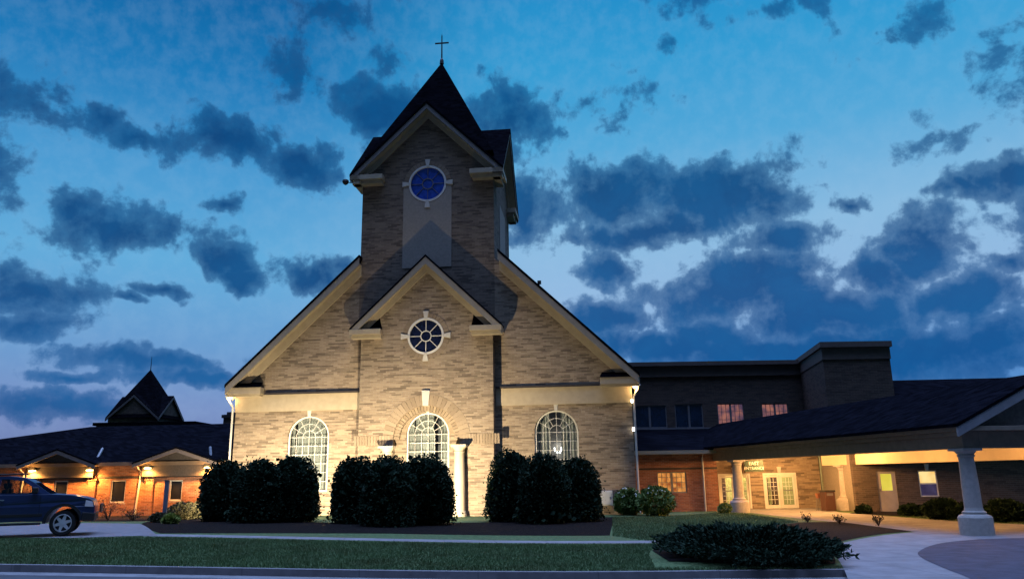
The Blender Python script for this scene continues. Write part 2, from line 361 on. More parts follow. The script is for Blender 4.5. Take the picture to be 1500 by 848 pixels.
# ---------------------------------------------------------------- church
church = empty('church', tuple(CO), -YAW, 'buff brick church with steep gable, square tower, pointed spire and arched white windows', 'church')
def arch(cu, hw, z0, zs, n=22):
    return [(cu-hw, z0), (cu+hw, z0)]+[(cu+hw*math.cos(math.pi*k/n), zs+hw*math.sin(math.pi*k/n)) for k in range(n+1)]
def circ(cu, cz, r, n=36): return [(cu+r*math.cos(2*math.pi*k/n), cz+r*math.sin(2*math.pi*k/n)) for k in range(n)]
def keyst(mb, cx, z0, z1, w0, w1, y0, y1): mb.wall([(cx-w0, z0), (cx+w0, z0), (cx+w1, z1), (cx-w1, z1)], [], y0, y1)
def voussoirs(mb, cu, zs, r0, r1, n, y0, y1, a0=0., a1=math.pi):
    for k in range(n):
        b0 = a0+(a1-a0)*(k+.06)/n; b1 = a0+(a1-a0)*(k+.94)/n
        mb.wall([(cu+r*math.cos(b), zs+r*math.sin(b)) for r, b in ((r0, b0), (r1, b0), (r1, b1), (r0, b1))], [], y0, y1)
def arched_window(cu, hw, z0, zs, wy, curt):
    fr = MB().wall(arch(cu, hw, z0, zs), [arch(cu, hw-.07, z0+.07, zs)], wy+.02, wy+.16)
    fr.box(cu-hw-.08, cu+hw+.08, wy-.06, wy+.1, z0-.12, z0-.001)
    f = fr.build('arched_window', WHITE, church, .012)
    mu = MB(); r = hw-.07; y0, y1 = wy+.06, wy+.10; b = .0105
    for k in range(1, 6):
        x = cu-r+2*r*k/6; mu.box(x-b, x+b, y0, y1, z0+.09, zs)
    rows = max(2, round((zs-z0)/.43))
    for k in range(1, rows+1):
        z = z0+.05+(zs-z0-.05)*k/rows; mu.box(cu-r, cu+r, y0+.004, y1+.004, z-b, z+b)
    for rr in (r*.34, r*.68):
        mu.wall([(cu+(rr+b)*math.cos(math.pi*k/20), zs+(rr+b)*math.sin(math.pi*k/20)) for k in range(21)]+[(cu+(rr-b)*math.cos(math.pi*k/20), zs+(rr-b)*math.sin(math.pi*k/20)) for k in range(20, -1, -1)], [], y0+.002, y1+.002)
    for k in range(1, 6):
        a = math.pi*k/6; dx, dz = math.cos(a), math.sin(a); i0 = r*.34 if k != 3 else 0
        mu.wall([(cu+dx*i0-dz*b, zs+dz*i0+dx*b), (cu+dx*i0+dz*b, zs+dz*i0-dx*b), (cu+dx*r+dz*b, zs+dz*r-dx*b), (cu+dx*r-dz*b, zs+dz*r+dx*b)], [], y0-.002, y1-.002)
    mu.build('muntins', WHITE, f)
    MB().face([(x, wy+.08, z) for x, z in arch(cu, hw-.085, z0+.08, zs)]).build('pane', GLASS, f)
    cm = MB(); n = 70; xs = [cu-hw+2*hw*k/n for k in range(n+1)]
    for k in range(n):
        if any(a <= (k+.5)/n <= b_ for a, b_ in curt): continue
        ya, yb = [wy+.34+.035*math.sin(j*1.3)+.02*math.sin(j*.37) for j in (k, k+1)]
        tz = [zs+math.sqrt(max(0, hw*hw-(q_-cu)**2)) for q_ in (xs[k], xs[k+1])]; cm.face([(xs[k], ya, z0), (xs[k+1], yb, z0), (xs[k+1], yb, tz[1]), (xs[k], ya, tz[0])])
    cm.build('curtain', CURT, f, smooth=True)
    if cu > 3:
        for k_ in range(9):
            a_ = k_*.7; MB().lathe(cu+.12+.30*math.cos(a_)*(k_ > 0), wy+.75+.2*math.sin(a_), [(.01, 3.02+.1*(k_ % 3)), (.035, 3.06+.1*(k_ % 3)), (.01, 3.12+.1*(k_ % 3))], 8).build('candle_bulb', WSM, f)
        lamp('chandelier_glow', 'POINT', (cu+.12, wy+.8, 3.3), 25, (1, .9, .75), church, .1)
    MB().box(cu-hw-.3, cu+hw+.3, wy+1.2, wy+1.25, z0-.4, zs+hw+.3).build('room_wall', mat('room_wall_paint', (.16,.15,.14), .9, .2, 2), f)
    k = MB(); keyst(k, cu, zs+hw-.02, zs+hw+.36, .07, .12, wy-.09, wy+.05); k.build('keystone', STONE, f, .01)
    v = MB(); voussoirs(v, cu, zs, hw+.02, hw+.36, 25, wy-.025, wy+.06); v.build('brick_arch', VOUS, f)
    return f
GC = -.63; WY = .68                                     # gable centre, main wall plane
LW, RW = -11.12, 9.86
# main front wall in two wings with the openings cut through
for lo, hi, cu in ((LW, GC-3.5, -7.03), (GC+3.5, RW, 6.0)):
    zt = lambda u: 16.75-.959*abs(u-GC)
    o = [(lo, 0-.3), (hi, -.3), (hi, zt(hi)), (lo, zt(lo))]
    MB().wall(o, [arch(cu, 1.12, 1.28, 4.05)], WY, WY+.35).build('front_wall', BRICK, church)
    arched_window(cu, 1.10, 1.30, 4.05, WY+.06, ((.0, .02), (.12, .16), (.86, .88)) if cu < 0 else ((0, .02), (.33, .60)))
for b_ in ((LW, LW+.35, WY+.351, 34), (RW-.35, RW, WY+.351, 34), (LW, RW, 34, 34.3)): MB().box(*b_, -.3, 6.3).build('side_wall', BRICK, church)
for a_, b_ in ((LW, GC-3.56), (GC+3.56, RW)):
    MB().wall([(a_+.02, -.3), (b_-.02, -.3), (b_-.02, .5), (a_+.02, .5)], [], WY-.05, WY-.002).build('brick_base', BRICK, church)
    MB().box(a_-(.03 if a_ == LW else 0), b_+(.03 if b_ == RW else 0), WY-.07, WY-.002, 5.44, 6.33).build('frieze', CREAM, church, .01)
    MB().box(a_+(1.6 if a_ == LW else 0), b_-(1.6 if b_ == RW else 0), WY-.16, WY+.02, 6.335, 6.42).build('flashing', BAND, church)
# frieze, flashing, cornice returns
for g, e0 in ((-1, LW), (1, RW)):
    a, b = sorted((e0+g*.42, e0-g*1.55)); m = MB().box(a, b, WY-.55, WY-.07, 6.34, 6.70).box(a+.06, b-.06, WY-.47, WY-.07, 6.22, 6.338)
    m.box(*sorted((e0+g*.06, e0+g*.42)), WY-.5, 34.2, 6.34, 6.62) ; m.build('cornice_return', CREAM, church, .015)
    MB().face([(a-.03, WY-.6, 6.705), (b+.03, WY-.6, 6.705), (b-.1, WY-.02, 7.02), (a+.1, WY-.02, 7.02)]).build('return_roof', ROOFD, church)
za = 17.35
mat('grey_rake_paint', (.26,.235,.195), .7, .06, 3)
for g in (-1, 1):
    MB().chev(GC, 10.92, za, .959, .16, WY-.62, 34.5, 3.78, (g,)).build('roof', ROOF, church)
    MB().chev(GC, 10.87, za-.163, .959, .42, WY-.6, WY-.52, 3.78, (g,)).build('rake_board', MC['grey_rake_paint'], church, .01)
    MB().chev(GC, 10.80, za-.43, .959, .05, WY-.518, WY-.002, 3.80, (g,)).chev(GC, 10.7, za-.48, .959, .55, WY-.09, WY-.003, 3.80, (g,)).build('rake_soffit', CREAM, church)

# vestibule with gabled portico
VC, VH = -.63, 3.50; AX = -.58; AR, AS = 1.72, 3.78
zt = lambda t: 12.85-.96*abs(t)
MB().wall([(VC-VH, -.2), (VC+VH, -.2), (VC+VH, zt(VH)), (VC, zt(0)), (VC-VH, zt(VH))], [arch(AX, AR, .02, AS), circ(-.66, 9.1, .93)], 0, .38).build('vestibule_wall', BRICK, church)
MB().wall([(VC-VH+.1, -.2), (VC+VH-.1, -.2), (VC+VH-.1, 7.5), (VC-VH+.1, 7.5)], [arch(AX, 1.12, 1.0, 4.05)], .381, .60).build('recess_wall', BRICK, church)
for b_ in ((VC-VH, VC-VH+.35), (VC+VH-.35, VC+VH)): MB().box(*b_, .381, WY+.3, -.2, zt(VH)).build('vestibule_side_wall', BRICK, church)
arched_window(AX, 1.10, 1.02, 4.05, .40, ((.15, .19), (.62, .8)))
v = MB(); voussoirs(v, AX, AS, AR+.01, AR+.55, 27, -.022, .1, .02, math.pi-.02); voussoirs(v, AX, AS, AR-.28, AR-.005, 30, .1, .36, .02, math.pi-.02); v.build('portal_arch', VOUS, church)
k = MB(); keyst(k, AX-.03, AS+AR-.02, AS+AR+.75, .15, .21, -.14, .1); k.build('portal_keystone', STONE, church, .012)
for side in (-1, 1):
    so = MB()
    for i in range(13):
        x = AX+side*(1.95+i*.145); so.box(x-.055, x+.055, -.03, .02, 3.52, 4.02)
    so.build('soldier_course', VOUS, church)
for cx in (-2.52, 1.18):
    c = MB().lathe(cx, -.30, [(.36, .02), (.36, .13), (.33, .18), (.34, .24), (.29, .30), (.285, .34), (.28, 1.2), (.265, 2.2), (.24, 3.08), (.27, 3.10), (.27, 3.15), (.245, 3.17), (.25, 3.24), (.34, 3.36)], 28)
    c.box(cx-.38, cx+.38, -.68, .05, -.2, .019).box(cx-.38, cx+.38, -.68, .02, 3.361, 3.48)
    c.build('portal_column', mat('column_paint', (.42,.37,.28), .6, .05, 2), church, .008, smooth=False)
# portico roof and trim
pa = 13.42
MB().chev(VC, 4.02, pa, .96, .12, -.47, .998).build('portico_roof', ROOF, church)
MB().chev(VC, 4.0, pa-.123, .96, .40, -.45, -.37).build('portico_rake_board', MC['grey_rake_paint'], church, .01)
MB().chev(VC, 3.9, pa-.40, .96, .05, -.368, -.003).chev(VC, 3.45, pa-.453, .96, .42, -.10, -.003).build('portico_soffit', CREAM, church)
for g in (-1, 1):
    a, b = sorted((VC+g*4.02, VC+g*2.35)); m = MB().box(a, b, -.47, .0-.003, 9.22, 9.50)
    m.box(a+.08, b-.0, -.36, -.003, 9.02, 9.218); m.box(*sorted((VC+g*3.52, VC+g*4.02)), 0, .99, 9.22, 9.50); m.build('portico_return', CREAM, church, .012)
    MB().wall([(VC+g*3.85, 9.505), (VC+g*2.38, 9.505), (VC+g*2.55, 10.35)], [], -.06, -.01).build('return_flashing', ROOFD, church)
def round_window(cu, cz, r, wy, pane, bars, P_=None):
    M = P_
    f = MB(M).wall(circ(cu, cz, r+.07), [circ(cu, cz, r-.04)], wy-.05, wy+.1).build('round_window', WHITE, church)
    MB(M).wall(circ(cu, cz, r-.035), [], wy+.05, wy+.08).build('pane', pane, f)
    if bars:
        b = MB(M)
        b.wall(circ(cu, cz, r*.33, 24), [circ(cu, cz, r*.28, 24)], wy+.01, wy+.045)
        for k in range(8):
            a = math.pi*k/4; dx, dz = math.cos(a), math.sin(a); q = .018 if bars == 1 else .011
            b.wall([(cu+dx*r*.31-dz*q, cz+dz*r*.31+dx*q), (cu+dx*r*.31+dz*q, cz+dz*r*.31-dx*q), (cu+dx*r+dz*q, cz+dz*r-dx*q), (cu+dx*r-dz*q, cz+dz*r+dx*q)], [], wy+.012, wy+.043)
        b.build('muntins', WHITE if bars == 1 else METAL, f)
    v = MB(M); voussoirs(v, cu, cz, r+.08, r+.34, 36, wy-.03, wy+.05, 0, 2*math.pi); v.build('brick_ring', VOUS, f)
    for k in range(4):
        a = math.pi*k/2; dx, dz = math.cos(a), math.sin(a); kk = MB(M)
        q = [(r+.0, -.07), (r+.0, .07), (r+.42, .15), (r+.42, -.15)]
        kk.wall([(cu+dx*p-dz*s_, cz+dz*p+dx*s_) for p, s_ in q], [], wy-.08, wy+.04); kk.build('keystone', STONE, f)
round_window(-.66, 9.1, .90, 0, NAVY, 1)

# tower: four gabled faces and pyramid spire
TC, TW, TH = -.80, 4.38, 3.71
def rotM(k, cx=TC, cy=TW):
    c, s = round(math.cos(k*math.pi/2)), round(math.sin(k*math.pi/2))
    return lambda p: (cx+c*p[0]-s*p[1], cy+s*p[0]+c*p[1], p[2])
for k in range(4):
    M = rotM(k); h = TH if k % 2 == 0 else TH-.004
    z0 = 8.0
    gz = lambda t: 22.05-.977*abs(t)
    holes = [circ(0, 17.85, 1.04)] if k == 0 else []
    e = -.001 if k % 2 == 0 else -.352
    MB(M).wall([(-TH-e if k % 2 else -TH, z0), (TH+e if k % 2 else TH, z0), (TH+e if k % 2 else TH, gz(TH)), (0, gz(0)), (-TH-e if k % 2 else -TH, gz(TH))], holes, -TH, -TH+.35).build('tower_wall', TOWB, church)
    gr = MB(M); E_ = 4.32; zr = lambda x, o=0.: 22.62-.977*abs(x)-o
    for g in (-1, 1):
        T_ = [(0, -E_), (g*E_, -E_), (0, -.02)]
        gr.face([(x, y, zr(x)) for x, y in T_]); gr.face([(x, y, zr(x, .14)) for x, y in T_])
        gr.face([(0, -E_, zr(0)), (g*E_, -E_, zr(E_)), (g*E_, -E_, zr(E_, .14)), (0, -E_, zr(0, .14))])
    gr.build('tower_gable_roof', ROOFD, church)
    MB(M).chev(0, 4.28, 22.478, .977, .34, -4.28, -4.20).build('tower_rake_board', mat('dull_rake_paint', (.17,.155,.14), .7, .08, 3), church, .01)
    MB(M).chev(0, 4.1, 22.20, .977, .05, -4.198, -TH-.003).chev(0, 3.7, 22.148, .977, .36, -TH-.09, -TH-.003).build('tower_soffit', CREAM, church)
    for g in (-1, 1):
        rb = MB(M); a, b = sorted((g*4.31, g*2.45)); rb.box(a, b, -4.31 if k % 2 == 0 else -4.305, -TH-.003, 18.08, 18.36); rb.box(a+.12, b-.05, -4.14, -TH-.003, 17.86, 18.082)
        rb.build('tower_return', CREAM, church, .012)
sp = MB(rotM(0)); b4 = 3.68; z0, z1 = 19.65, 27.45
cs = [(-b4, -b4), (b4, -b4), (b4, b4), (-b4, b4)]
for i in range(4):
    p, q = cs[i], cs[(i+1) % 4]; sp.face([(p[0], p[1], z0), (q[0], q[1], z0), (0, 0, z1)])
sp.build('spire', ROOFD, church)
pan = [(-1.36, 13.0), (1.36, 13.0), (1.36, 17.85)]+[(1.10*math.cos(a), 17.85+1.10*math.sin(a)) for a in np.linspace(0, -math.pi, 20)]+[(-1.36, 17.85)]
MB(rotM(0)).wall(pan, [], -TH-.035, -TH-.003).build('stucco_panel', STUC, church)
round_window(0, 17.85, 1.0, -TH-.0, BGLASS, 2, rotM(0))
# louvre strip on the tower's right face
lv = MB(rotM(1)); lv.box(-1.3, 1.3, -TH-.03, -TH-.003, 13, 17.3); lv.build('side_panel', STUC, church)
cx = MB(rotM(0)); cx.lathe(0, 0, [(.14, 27.35), (.12, 27.6), (.05, 27.75), (.035, 29.35)], 10).box(-.44, .44, -.03, .03, 28.78, 28.86); cx.lathe(0, 0, [(.02, 29.34), (.005, 29.5)], 8)
cx.build('cross', BLACK, church)
# loudspeaker horn on the tower's left corner, beacon on the right slope
hb = MB(); p0 = Vector((TC-TH-.55, .9, 18.2)); hb.tube([p0, p0+Vector((-.35, -.1, .03))], .025).build('speaker_arm', BLACK, church)
hb = MB(); hb.lathe(0, 0, [(.04, -.16), (.14, -.08), (.19, .02), (.17, .12), (.08, .17)], 14); o = hb.build('horn_speaker', BLACK, church); o.location = p0+Vector((-.5, -.15, .03))
ux, uz = F(790, 414, 2.5); hb = MB(); hb.box(ux-.1, ux+.1, 2.4, 2.6, uz-.08, uz+.1).tube([(ux, 2.5, uz-.08), (ux-.1, 2.5, uz-.65)], .03); hb.build('roof_beacon', BLACK, church)
# downspouts, eave lamps
for g, e0 in ((-1, LW), (1, RW)):
    x = e0+g*.10; d = MB().tube([(x+g*.3, WY-.42, 6.3), (x+g*.22, WY-.3, 6.1), (x, WY-.14, 5.7), (x, WY-.14, .2), (x+g*.1, WY-.3, .08)], .055); d.build('downspout', WHITE, church)
    lm = MB().lathe(e0+g*.2, WY-.35, [(.12, 6.16), (.12, 6.215)], 14).build('eave_lamp', WARM, church)
    lamp('eave_bulb', 'POINT', (e0+g*.2, WY-.35, 6.05), 22, (1, .6, .25), church, .08)
MB().lathe(RW+.02, WY-.12, [(.05, 5.42), (.075, 5.48), (.06, 5.58)], 12).build('corner_glow', WARM, church)
MB().lathe(RW+.02, WY-.12, [(.05, 4.02), (.075, 4.08), (.06, 4.18)], 12).build('corner_glow', WSM, church)  # added glowing bead standing in for a white reflection on the corner

# floodlights standing in the bed, behind the shrubs
def cl2w(u, ww, z): p = CO+CU*u+CW*ww; return (float(p[0]), float(p[1]), z)
FL = [(-9.3, -4.9, 1000, 'floodlight on the ground behind the left half of the left clump of shrubs', (-9.6, .7, 1.5)), (-6.4, -4.9, 950, 'floodlight on the ground behind the right half of the left clump of shrubs', (-6.4, .7, 1.5)),
      (-.75, -6.9, 2500, 'floodlight on the ground behind the middle clump of shrubs', (-.75, 1, 1.1)),
      (5.0, -4.9, 1000, 'floodlight on the ground behind the left half of the right clump of shrubs', (5.0, .7, 1.5)), (7.5, -4.9, 950, 'floodlight on the ground behind the right half of the right clump of shrubs', (7.2, .7, 1.2))]
for u, ww, en, lab, tg in FL:
    p = cl2w(u, ww, 0); gz_ = terr(p[0], p[1]); t = empty('floodlight', (p[0], p[1], gz_), -YAW, lab, 'floodlight', 'floodlights aimed at the facade')
    MB().box(-.2, .2, -.02, .1, .22, .46).box(-.02, .02, .0, .06, 0, .24).box(-.14, .14, -.08, .14, 0, .02).build('housing', BLACK, t, .01)
    MB().box(-.17, .17, .101, .106, .25, .43).build('lens', COOL, t)
    lamp('flood_bulb', 'SPOT', (0, .16, .36), en*5.0, (1, .79, .50), t, .12, (tg[0]-u, tg[1]-ww, tg[2]), 140 if abs(u) < 2 else 130, 1.)

# utility cabinet on the wall
ua, za_ = F(875, 718, WY-.2); ub, zb = F(898, 740, WY-.2)
p = CO+CU*((ua+ub)/2)+CW*(WY-.25)
ucab = empty('utility_box', (float(p[0]), float(p[1]), zb-.01), -YAW, 'white electrical cabinet mounted low on the brick church wall right of the shrubs', 'utility box')
w2 = (ub-ua)/2; MB().box(-w2, w2, 0, .2, 0, za_-zb).build('cabinet', WHITE, ucab, .015); MB().box(-w2+.06, w2-.06, -.02, -.002, .06, za_-zb-.06).build('cabinet_door', WHITE, ucab, .006)
MB().box(w2-.14, w2-.1, -.05, -.021, .3, .42).build('handle', METAL, ucab)

# ---------------------------------------------------------------- generic small window in local frame of its parent
def win(parent, x0, x1, z0, z1, y, pane, mull=True, key=True, grid=(0, 0), fm=WHITE):
    f = MB().wall([(x0, z0), (x1, z0), (x1, z1), (x0, z1)], [[(x0+.06, z0+.07), (x1-.06, z0+.07), (x1-.06, z1-.06), (x0+.06, z1-.06)]], y-.05, y+.03)
    f.box(x0-.06, x1+.06, y-.09, y, z0-.1, z0-.002)
    if mull: xm = (x0+x1)/2; f.box(xm-.06, xm+.06, y-.055, y+.02, z0+.06, z1-.05)
    f = f.build('window', fm, parent)
    if grid[0]:
        g = MB(); b = .014
        for i in range(1, grid[0]): x = x0+(x1-x0)*i/grid[0]; g.box(x-b, x+b, y-.03, y-.01, z0+.06, z1-.05)
        for j in range(1, grid[1]): z = z0+(z1-z0)*j/grid[1]; g.box(x0+.05, x1-.05, y-.028, y-.012, z-b, z+b)
        g.build('muntins', fm, f)
    MB().box(x0+.05, x1-.05, y-.008, y+.002, z0+.06, z1-.05).build('pane', pane, f)
    if key:
        k = MB(); xm = (x0+x1)/2; keyst(k, xm, z1+.01, z1+.3, .06, .1, y-.07, y); k.build('keystone', STONE, f)
    return f
def litpane(name, ca_, cb_, s, sc=2.):
    m = bpy.data.materials.new(name); m.use_nodes = True; t = N(m.node_tree); b = m.node_tree.nodes['Principled BSDF']; b.inputs['Roughness'].default_value = .15; b.inputs['Base Color'].default_value = (.02,.02,.02,1)
    n = t.noise(t.add('ShaderNodeTexCoord').outputs['Object'], sc, 2).outputs[0]
    r = t.add('ShaderNodeValToRGB'); t.link(n, r.inputs[0]); e_ = r.color_ramp.elements
    e_[0].position = .35; e_[0].color = ca_; e_[1].position = .62; e_[1].color = cb_
    t.link(r.outputs[0], b.inputs['Emission Color']); b.inputs['Emission Strength'].default_value = s; return m
LIT_O = litpane('amber_lit_room', lin(150,70,25), lin(245,165,80), .9, 3)
LIT_D = litpane('dim_lit_room', lin(90,70,95), lin(185,120,105), .7, 1.6)
LIT_Y = litpane('yellow_lit_blind', lin(225,205,70), lin(245,225,95), .95, 1)
LIT_A = litpane('orange_lit_blind', lin(245,180,80), lin(255,225,150), 1.0, 1)
BLUEP = mat('evening_glass', (.01,.02,.045), .12, .3, 2, spec=.9)
DPANE = mat('dark_pane', (.012,.014,.02), .3, .3, 2, spec=.4)

# ---------------------------------------------------------------- left wing (parallel to the church front)
WG = 1.9
wing = empty('brick_wing', tuple(CO), -YAW, 'long low red brick wing with hip roof and two small gables, left of church', 'building')
wl, wr = -38.0, -11.3
def FX(x, y, ww=WG): return F(x, y, ww)
EZ = 2.95
wrects = [(80,100,704,736), (163,185,703,736), (249,268,703,733)]
holes = []; wins = []
for a, b, c, d_ in wrects:
    xa, z1_ = FX(a, c); xb, _ = FX(b, c); z0_ = FX((a+b)/2, d_)[1]; wins.append((xa, xb, z0_, z1_)); holes.append([(xa, z0_), (xb, z0_), (xb, z1_), (xa, z1_)])
MB().wall([(wl, -.2), (wr, -.2), (wr, EZ), (wl, EZ)], holes, WG, WG+.3).build('wall', REDB, wing)
MB().box(wl, wl+.3, WG+.301, 14, -.2, EZ).box(wl, wr, 14, 14.3, -.2, EZ).build('rear_wall', REDB, wing)
for xa, xb, z0_, z1_ in wins: win(wing, xa, xb, z0_, z1_, WG+.09, DPANE, False, True)
zb_ = FX(200, 698)[1]
MB().box(wl, wr, WG-.04, WG-.003, zb_-.06, zb_+.05).build('band_course', BAND, wing)
ridge_z = 6.0
xr0 = F(133, 620, 9)[0]; xl0, zl0 = F(0, 641, 9)
rm = MB(); ov = .45
zz = F(340, 620, 9)[1]
rm.face([(wl-ov, WG-ov, EZ), (wr-.1, WG-ov, EZ), (wr-.1, 9, zz), (xr0, 9, zz)]); rm.face([(wl-ov, WG-ov, EZ), (xr0, 9, zz), (xl0, 9, zl0), (wl-ov-2, 9, zl0-.8)])
rm.face([(wl-ov, 14.6, EZ), (wr-.1, 14.6, EZ), (wr-.1, 9, zz), (wl, 9, zl0-.8)])
rm = MB(); rm.face([(wl-ov, WG-ov, EZ+.02), (wr-.1, WG-ov, EZ+.02), (wr-.1, 9, zz), (xr0, 9, zz), (xl0, 9, zl0), (wl-ov, 9, zl0-1.2)]) if 0 else None
rm.face([(wl-ov, WG-ov, EZ+.02), (wr-.1, WG-ov, EZ+.02), (wr-.1, 9, zz), (xr0, 9, zz)])
rm.face([(wl-ov, WG-ov, EZ+.02), (xr0, 9, zz), (xl0-6, 9, zl0-.75)])
rm.face([(wr-.1, 9, zz), (xr0, 9, zz), (xl0-6, 9, zl0-.75), (wl-ov, 14.6, EZ), (wr-.1, 14.6, EZ)])
rm.build('roof', ROOF, wing)
MB().box(wl-ov, wr-.1, WG-ov-.03, WG-ov, EZ-.16, EZ+.03).box(wl-ov, wr-.1, WG-ov, WG-.003, EZ-.17, EZ-.12).build('fascia', mat('brown_fascia', (.16,.12,.09), .7, .1, 3), wing)
gab = []
for a, ap, b, ya in ((33, 88, 143, 657), (201, 262, 322, 654)):
    xa, _ = FX(a, 686, WG-.35); xb, _ = FX(b, 682, WG-.35); xc, zc = FX(ap, ya, WG-.6); h = (xb-xa)/2; xc = (xa+xb)/2; sl = (zc-EZ-.02)/h
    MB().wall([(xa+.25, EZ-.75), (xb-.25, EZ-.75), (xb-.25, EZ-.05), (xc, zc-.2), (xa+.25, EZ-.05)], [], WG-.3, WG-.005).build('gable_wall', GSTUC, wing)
    MB().chev(xc, h+.1, zc, sl, .08, WG-.75, WG+3.2).build('gable_roof', ROOF, wing)
    MB().chev(xc, h+.08, zc-.083, sl, .2, WG-.74, WG-.68).build('gable_rake', mat('brown_rake', (.16,.13,.12), .7, .1, 3), wing)
    gab.append((xa, xb))
lampx = [(47,688), (131,687), (216,684), (304,683)]
for px, py in lampx:
    x, z = FX(px, py, WG-.45)
    MB().box(x-.22, x+.22, WG-.12, WG-.003, -.2, 2.28).box(x-.28, x+.28, WG-.16, WG-.004, 2.0, 2.12).build('pilaster', REDB, wing)
    t = MB().box(x-.16, x+.16, WG-.5, WG-.31, z-.02, z+.12).build('wall_lamp', BLACK, wing)
    MB().box(x-.15, x+.15, WG-.50, WG-.34, z-.085, z-.022).build('lens', AMBER, t)
    lamp('wall_bulb', 'SPOT', (x, WG-.62, z-.10), 850, (1, .40, .08), wing, .09, (x, WG-.45, z-1.5), 158, .55); lamp('wall_halo', 'POINT', (x, WG-.60, z-.13), 80, (1, .45, .10), wing, .07)
for px, py in ((27, 690), (199, 686)):
    x, z = FX(px, py, WG-.4)
    MB().tube([(x, WG-.5, EZ-.1), (x+.1, WG-.35, EZ-.3), (x+.14, WG-.1, EZ-.5), (x-.0, WG-.1, .1)], .05).build('downspout', WHITE, wing)
for px0, py0, px1, py1 in ((140, 676, 150, 657), (309, 671, 308, 655)):
    a = F(px0, py0, 2.2); b = F(px1, py1, 3.4); MB().tube([(a[0], 2.2, a[1]), (b[0], 3.4, b[1])], .08).build('valley_flashing', METAL, wing)

# rear spire and chimney block beyond the wing
def steeple():
    p = AT(214, 612, 72); s = empty('rear_steeple', (p[0], 72, 0), math.radians(-3), 'dark square steeple with four gables rising behind the left wing roof', 'steeple')
    h = 2.45; ez = p[2]-.1; ax = AT(222, 541, 72)[2]; gzp = AT(203, 577, 70)[2]; sl = (gzp-ez)/h
    MB().box(-h+.2, h-.2, -h+.2, h-.2, 0, ez+.1).build('body', BRNB, s)
    for k in range(4):
        M = rotM(k, 0, 0)
        MB(M).wall([(-h+.2, ez-.5), (h-.2, ez-.5), (h-.2, ez+.1), (0, gzp-.2), (-h+.2, ez+.1)], [], -h+.15, -h+.3).build('gable_wall', BRNB, s)
        MB(M).chev(0, h, gzp, sl, .1, -h, 0).build('gable_roof', ROOFD, s)
        MB(M).chev(0, h, gzp-.1, sl, .22, -h-.02, -h+.06).build('rake_board', mat('dark_rake', (.10,.09,.09), .7, .1, 3), s)
    sp = MB(); cs = [(-h, -h), (h, -h), (h, h), (-h, h)]
    for i in range(4): a, b = cs[i], cs[(i+1) % 4]; sp.face([(a[0], a[1], ez), (b[0], b[1], ez), (0, 0, ax)])
    sp.build('spire', ROOFD, s); MB().lathe(0, 0, [(.05, ax-.2), (.02, ax+1.2)], 6).build('finial', BLACK, s)
    c = AT(160, 617, 66); d = AT(300, 615, 66)
    b = empty('rear_hall', (0, 0, 0), 0, 'flat dark roofed hall seen over the left wing below the steeple', 'building')
    MB().box(c[0], d[0], 64, 76, 0, c[2]-.5).build('wall', BRNB, b); MB().box(c[0]-.2, d[0]+.1, 64-.2, 76.4, c[2]-.5, c[2]-.25).build('roof', ROOFD, b)
    ch = AT(328, 603, 58); c2 = AT(352, 603, 58); q = empty('chimney_block', (ch[0], 58, 0), 0, 'dark square chimney block between the wing roof and the church', 'chimney')
    MB().box(0, c2[0]-ch[0], 0, 2, 0, ch[2]-.2).build('stack', BRNB, q); MB().box(-.12, c2[0]-ch[0]+.1, -.1, 2.1, ch[2]-.45, ch[2]-.22).box(.15, .7, .2, 1, ch[2]-.22, ch[2]).build('cap', BAND, q)
steeple()

# ---------------------------------------------------------------- right two-storey building with parapet block
rb_ = empty('two_storey_building', (0, 0, 0), 0, 'dark brown brick two storey building with flat cornice, right behind the church', 'building')
UY = 48.0
ur = [(926,976,594,627,BLUEP), (988,1029,592,627,BLUEP), (1050,1089,591,626,LIT_D), (1115,1154,591,626,LIT_D)]
holes = []; wn = []
for a, b, c, d_, m in ur:
    x0, _, z1_ = AT(a, c, UY); x1 = AT(b, c, UY)[0]; z0_ = AT((a+b)/2, d_, UY)[2]; wn.append((x0, x1, z0_, z1_, m)); holes.append([(x0, z0_), (x1, z0_), (x1, z1_), (x0, z1_)])
ct = AT(1050, 530, UY)[2]
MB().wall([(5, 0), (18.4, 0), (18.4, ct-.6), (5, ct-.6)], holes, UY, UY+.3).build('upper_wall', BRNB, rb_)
for i, (x0, x1, z0_, z1_, m) in enumerate(wn): win(rb_, x0, x1, z0_, z1_, UY+.1, m, True, True, (6, 3) if i > 1 else (2, 1), mat('grey_frame', (.16,.16,.17), .6, .1, 4))  # upstairs frames in a darker grey
MB().box(4.8, 18.2, UY-.15, UY+.2, ct-.9, ct-.25).box(4.8, 18.2, UY-.4, UY+.4, ct-.25, ct).build('cornice', mat('brown_cornice', (.10,.08,.07), .7, .1, 3), rb_)
MB().box(5, 18.2, UY+.4, 60, ct-.6, ct-.3).build('flat_roof', ROOFD, rb_)
bt = AT(1250, 501, 42)[2]
fp = [(16.95, 42.0), (20.62, 42.0), (21.7, 49.5), (18.1, 49.5)]
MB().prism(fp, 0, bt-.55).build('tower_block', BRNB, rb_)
cen = np.mean(fp, axis=0); grow = lambda s: [tuple(cen+(np.array(p)-cen)*(1+s)) for p in fp]
MB().prism(grow(.02), bt-.95, bt-.3).prism(grow(.07), bt-.3, bt).build('block_cornice', MC['brown_cornice'], rb_)
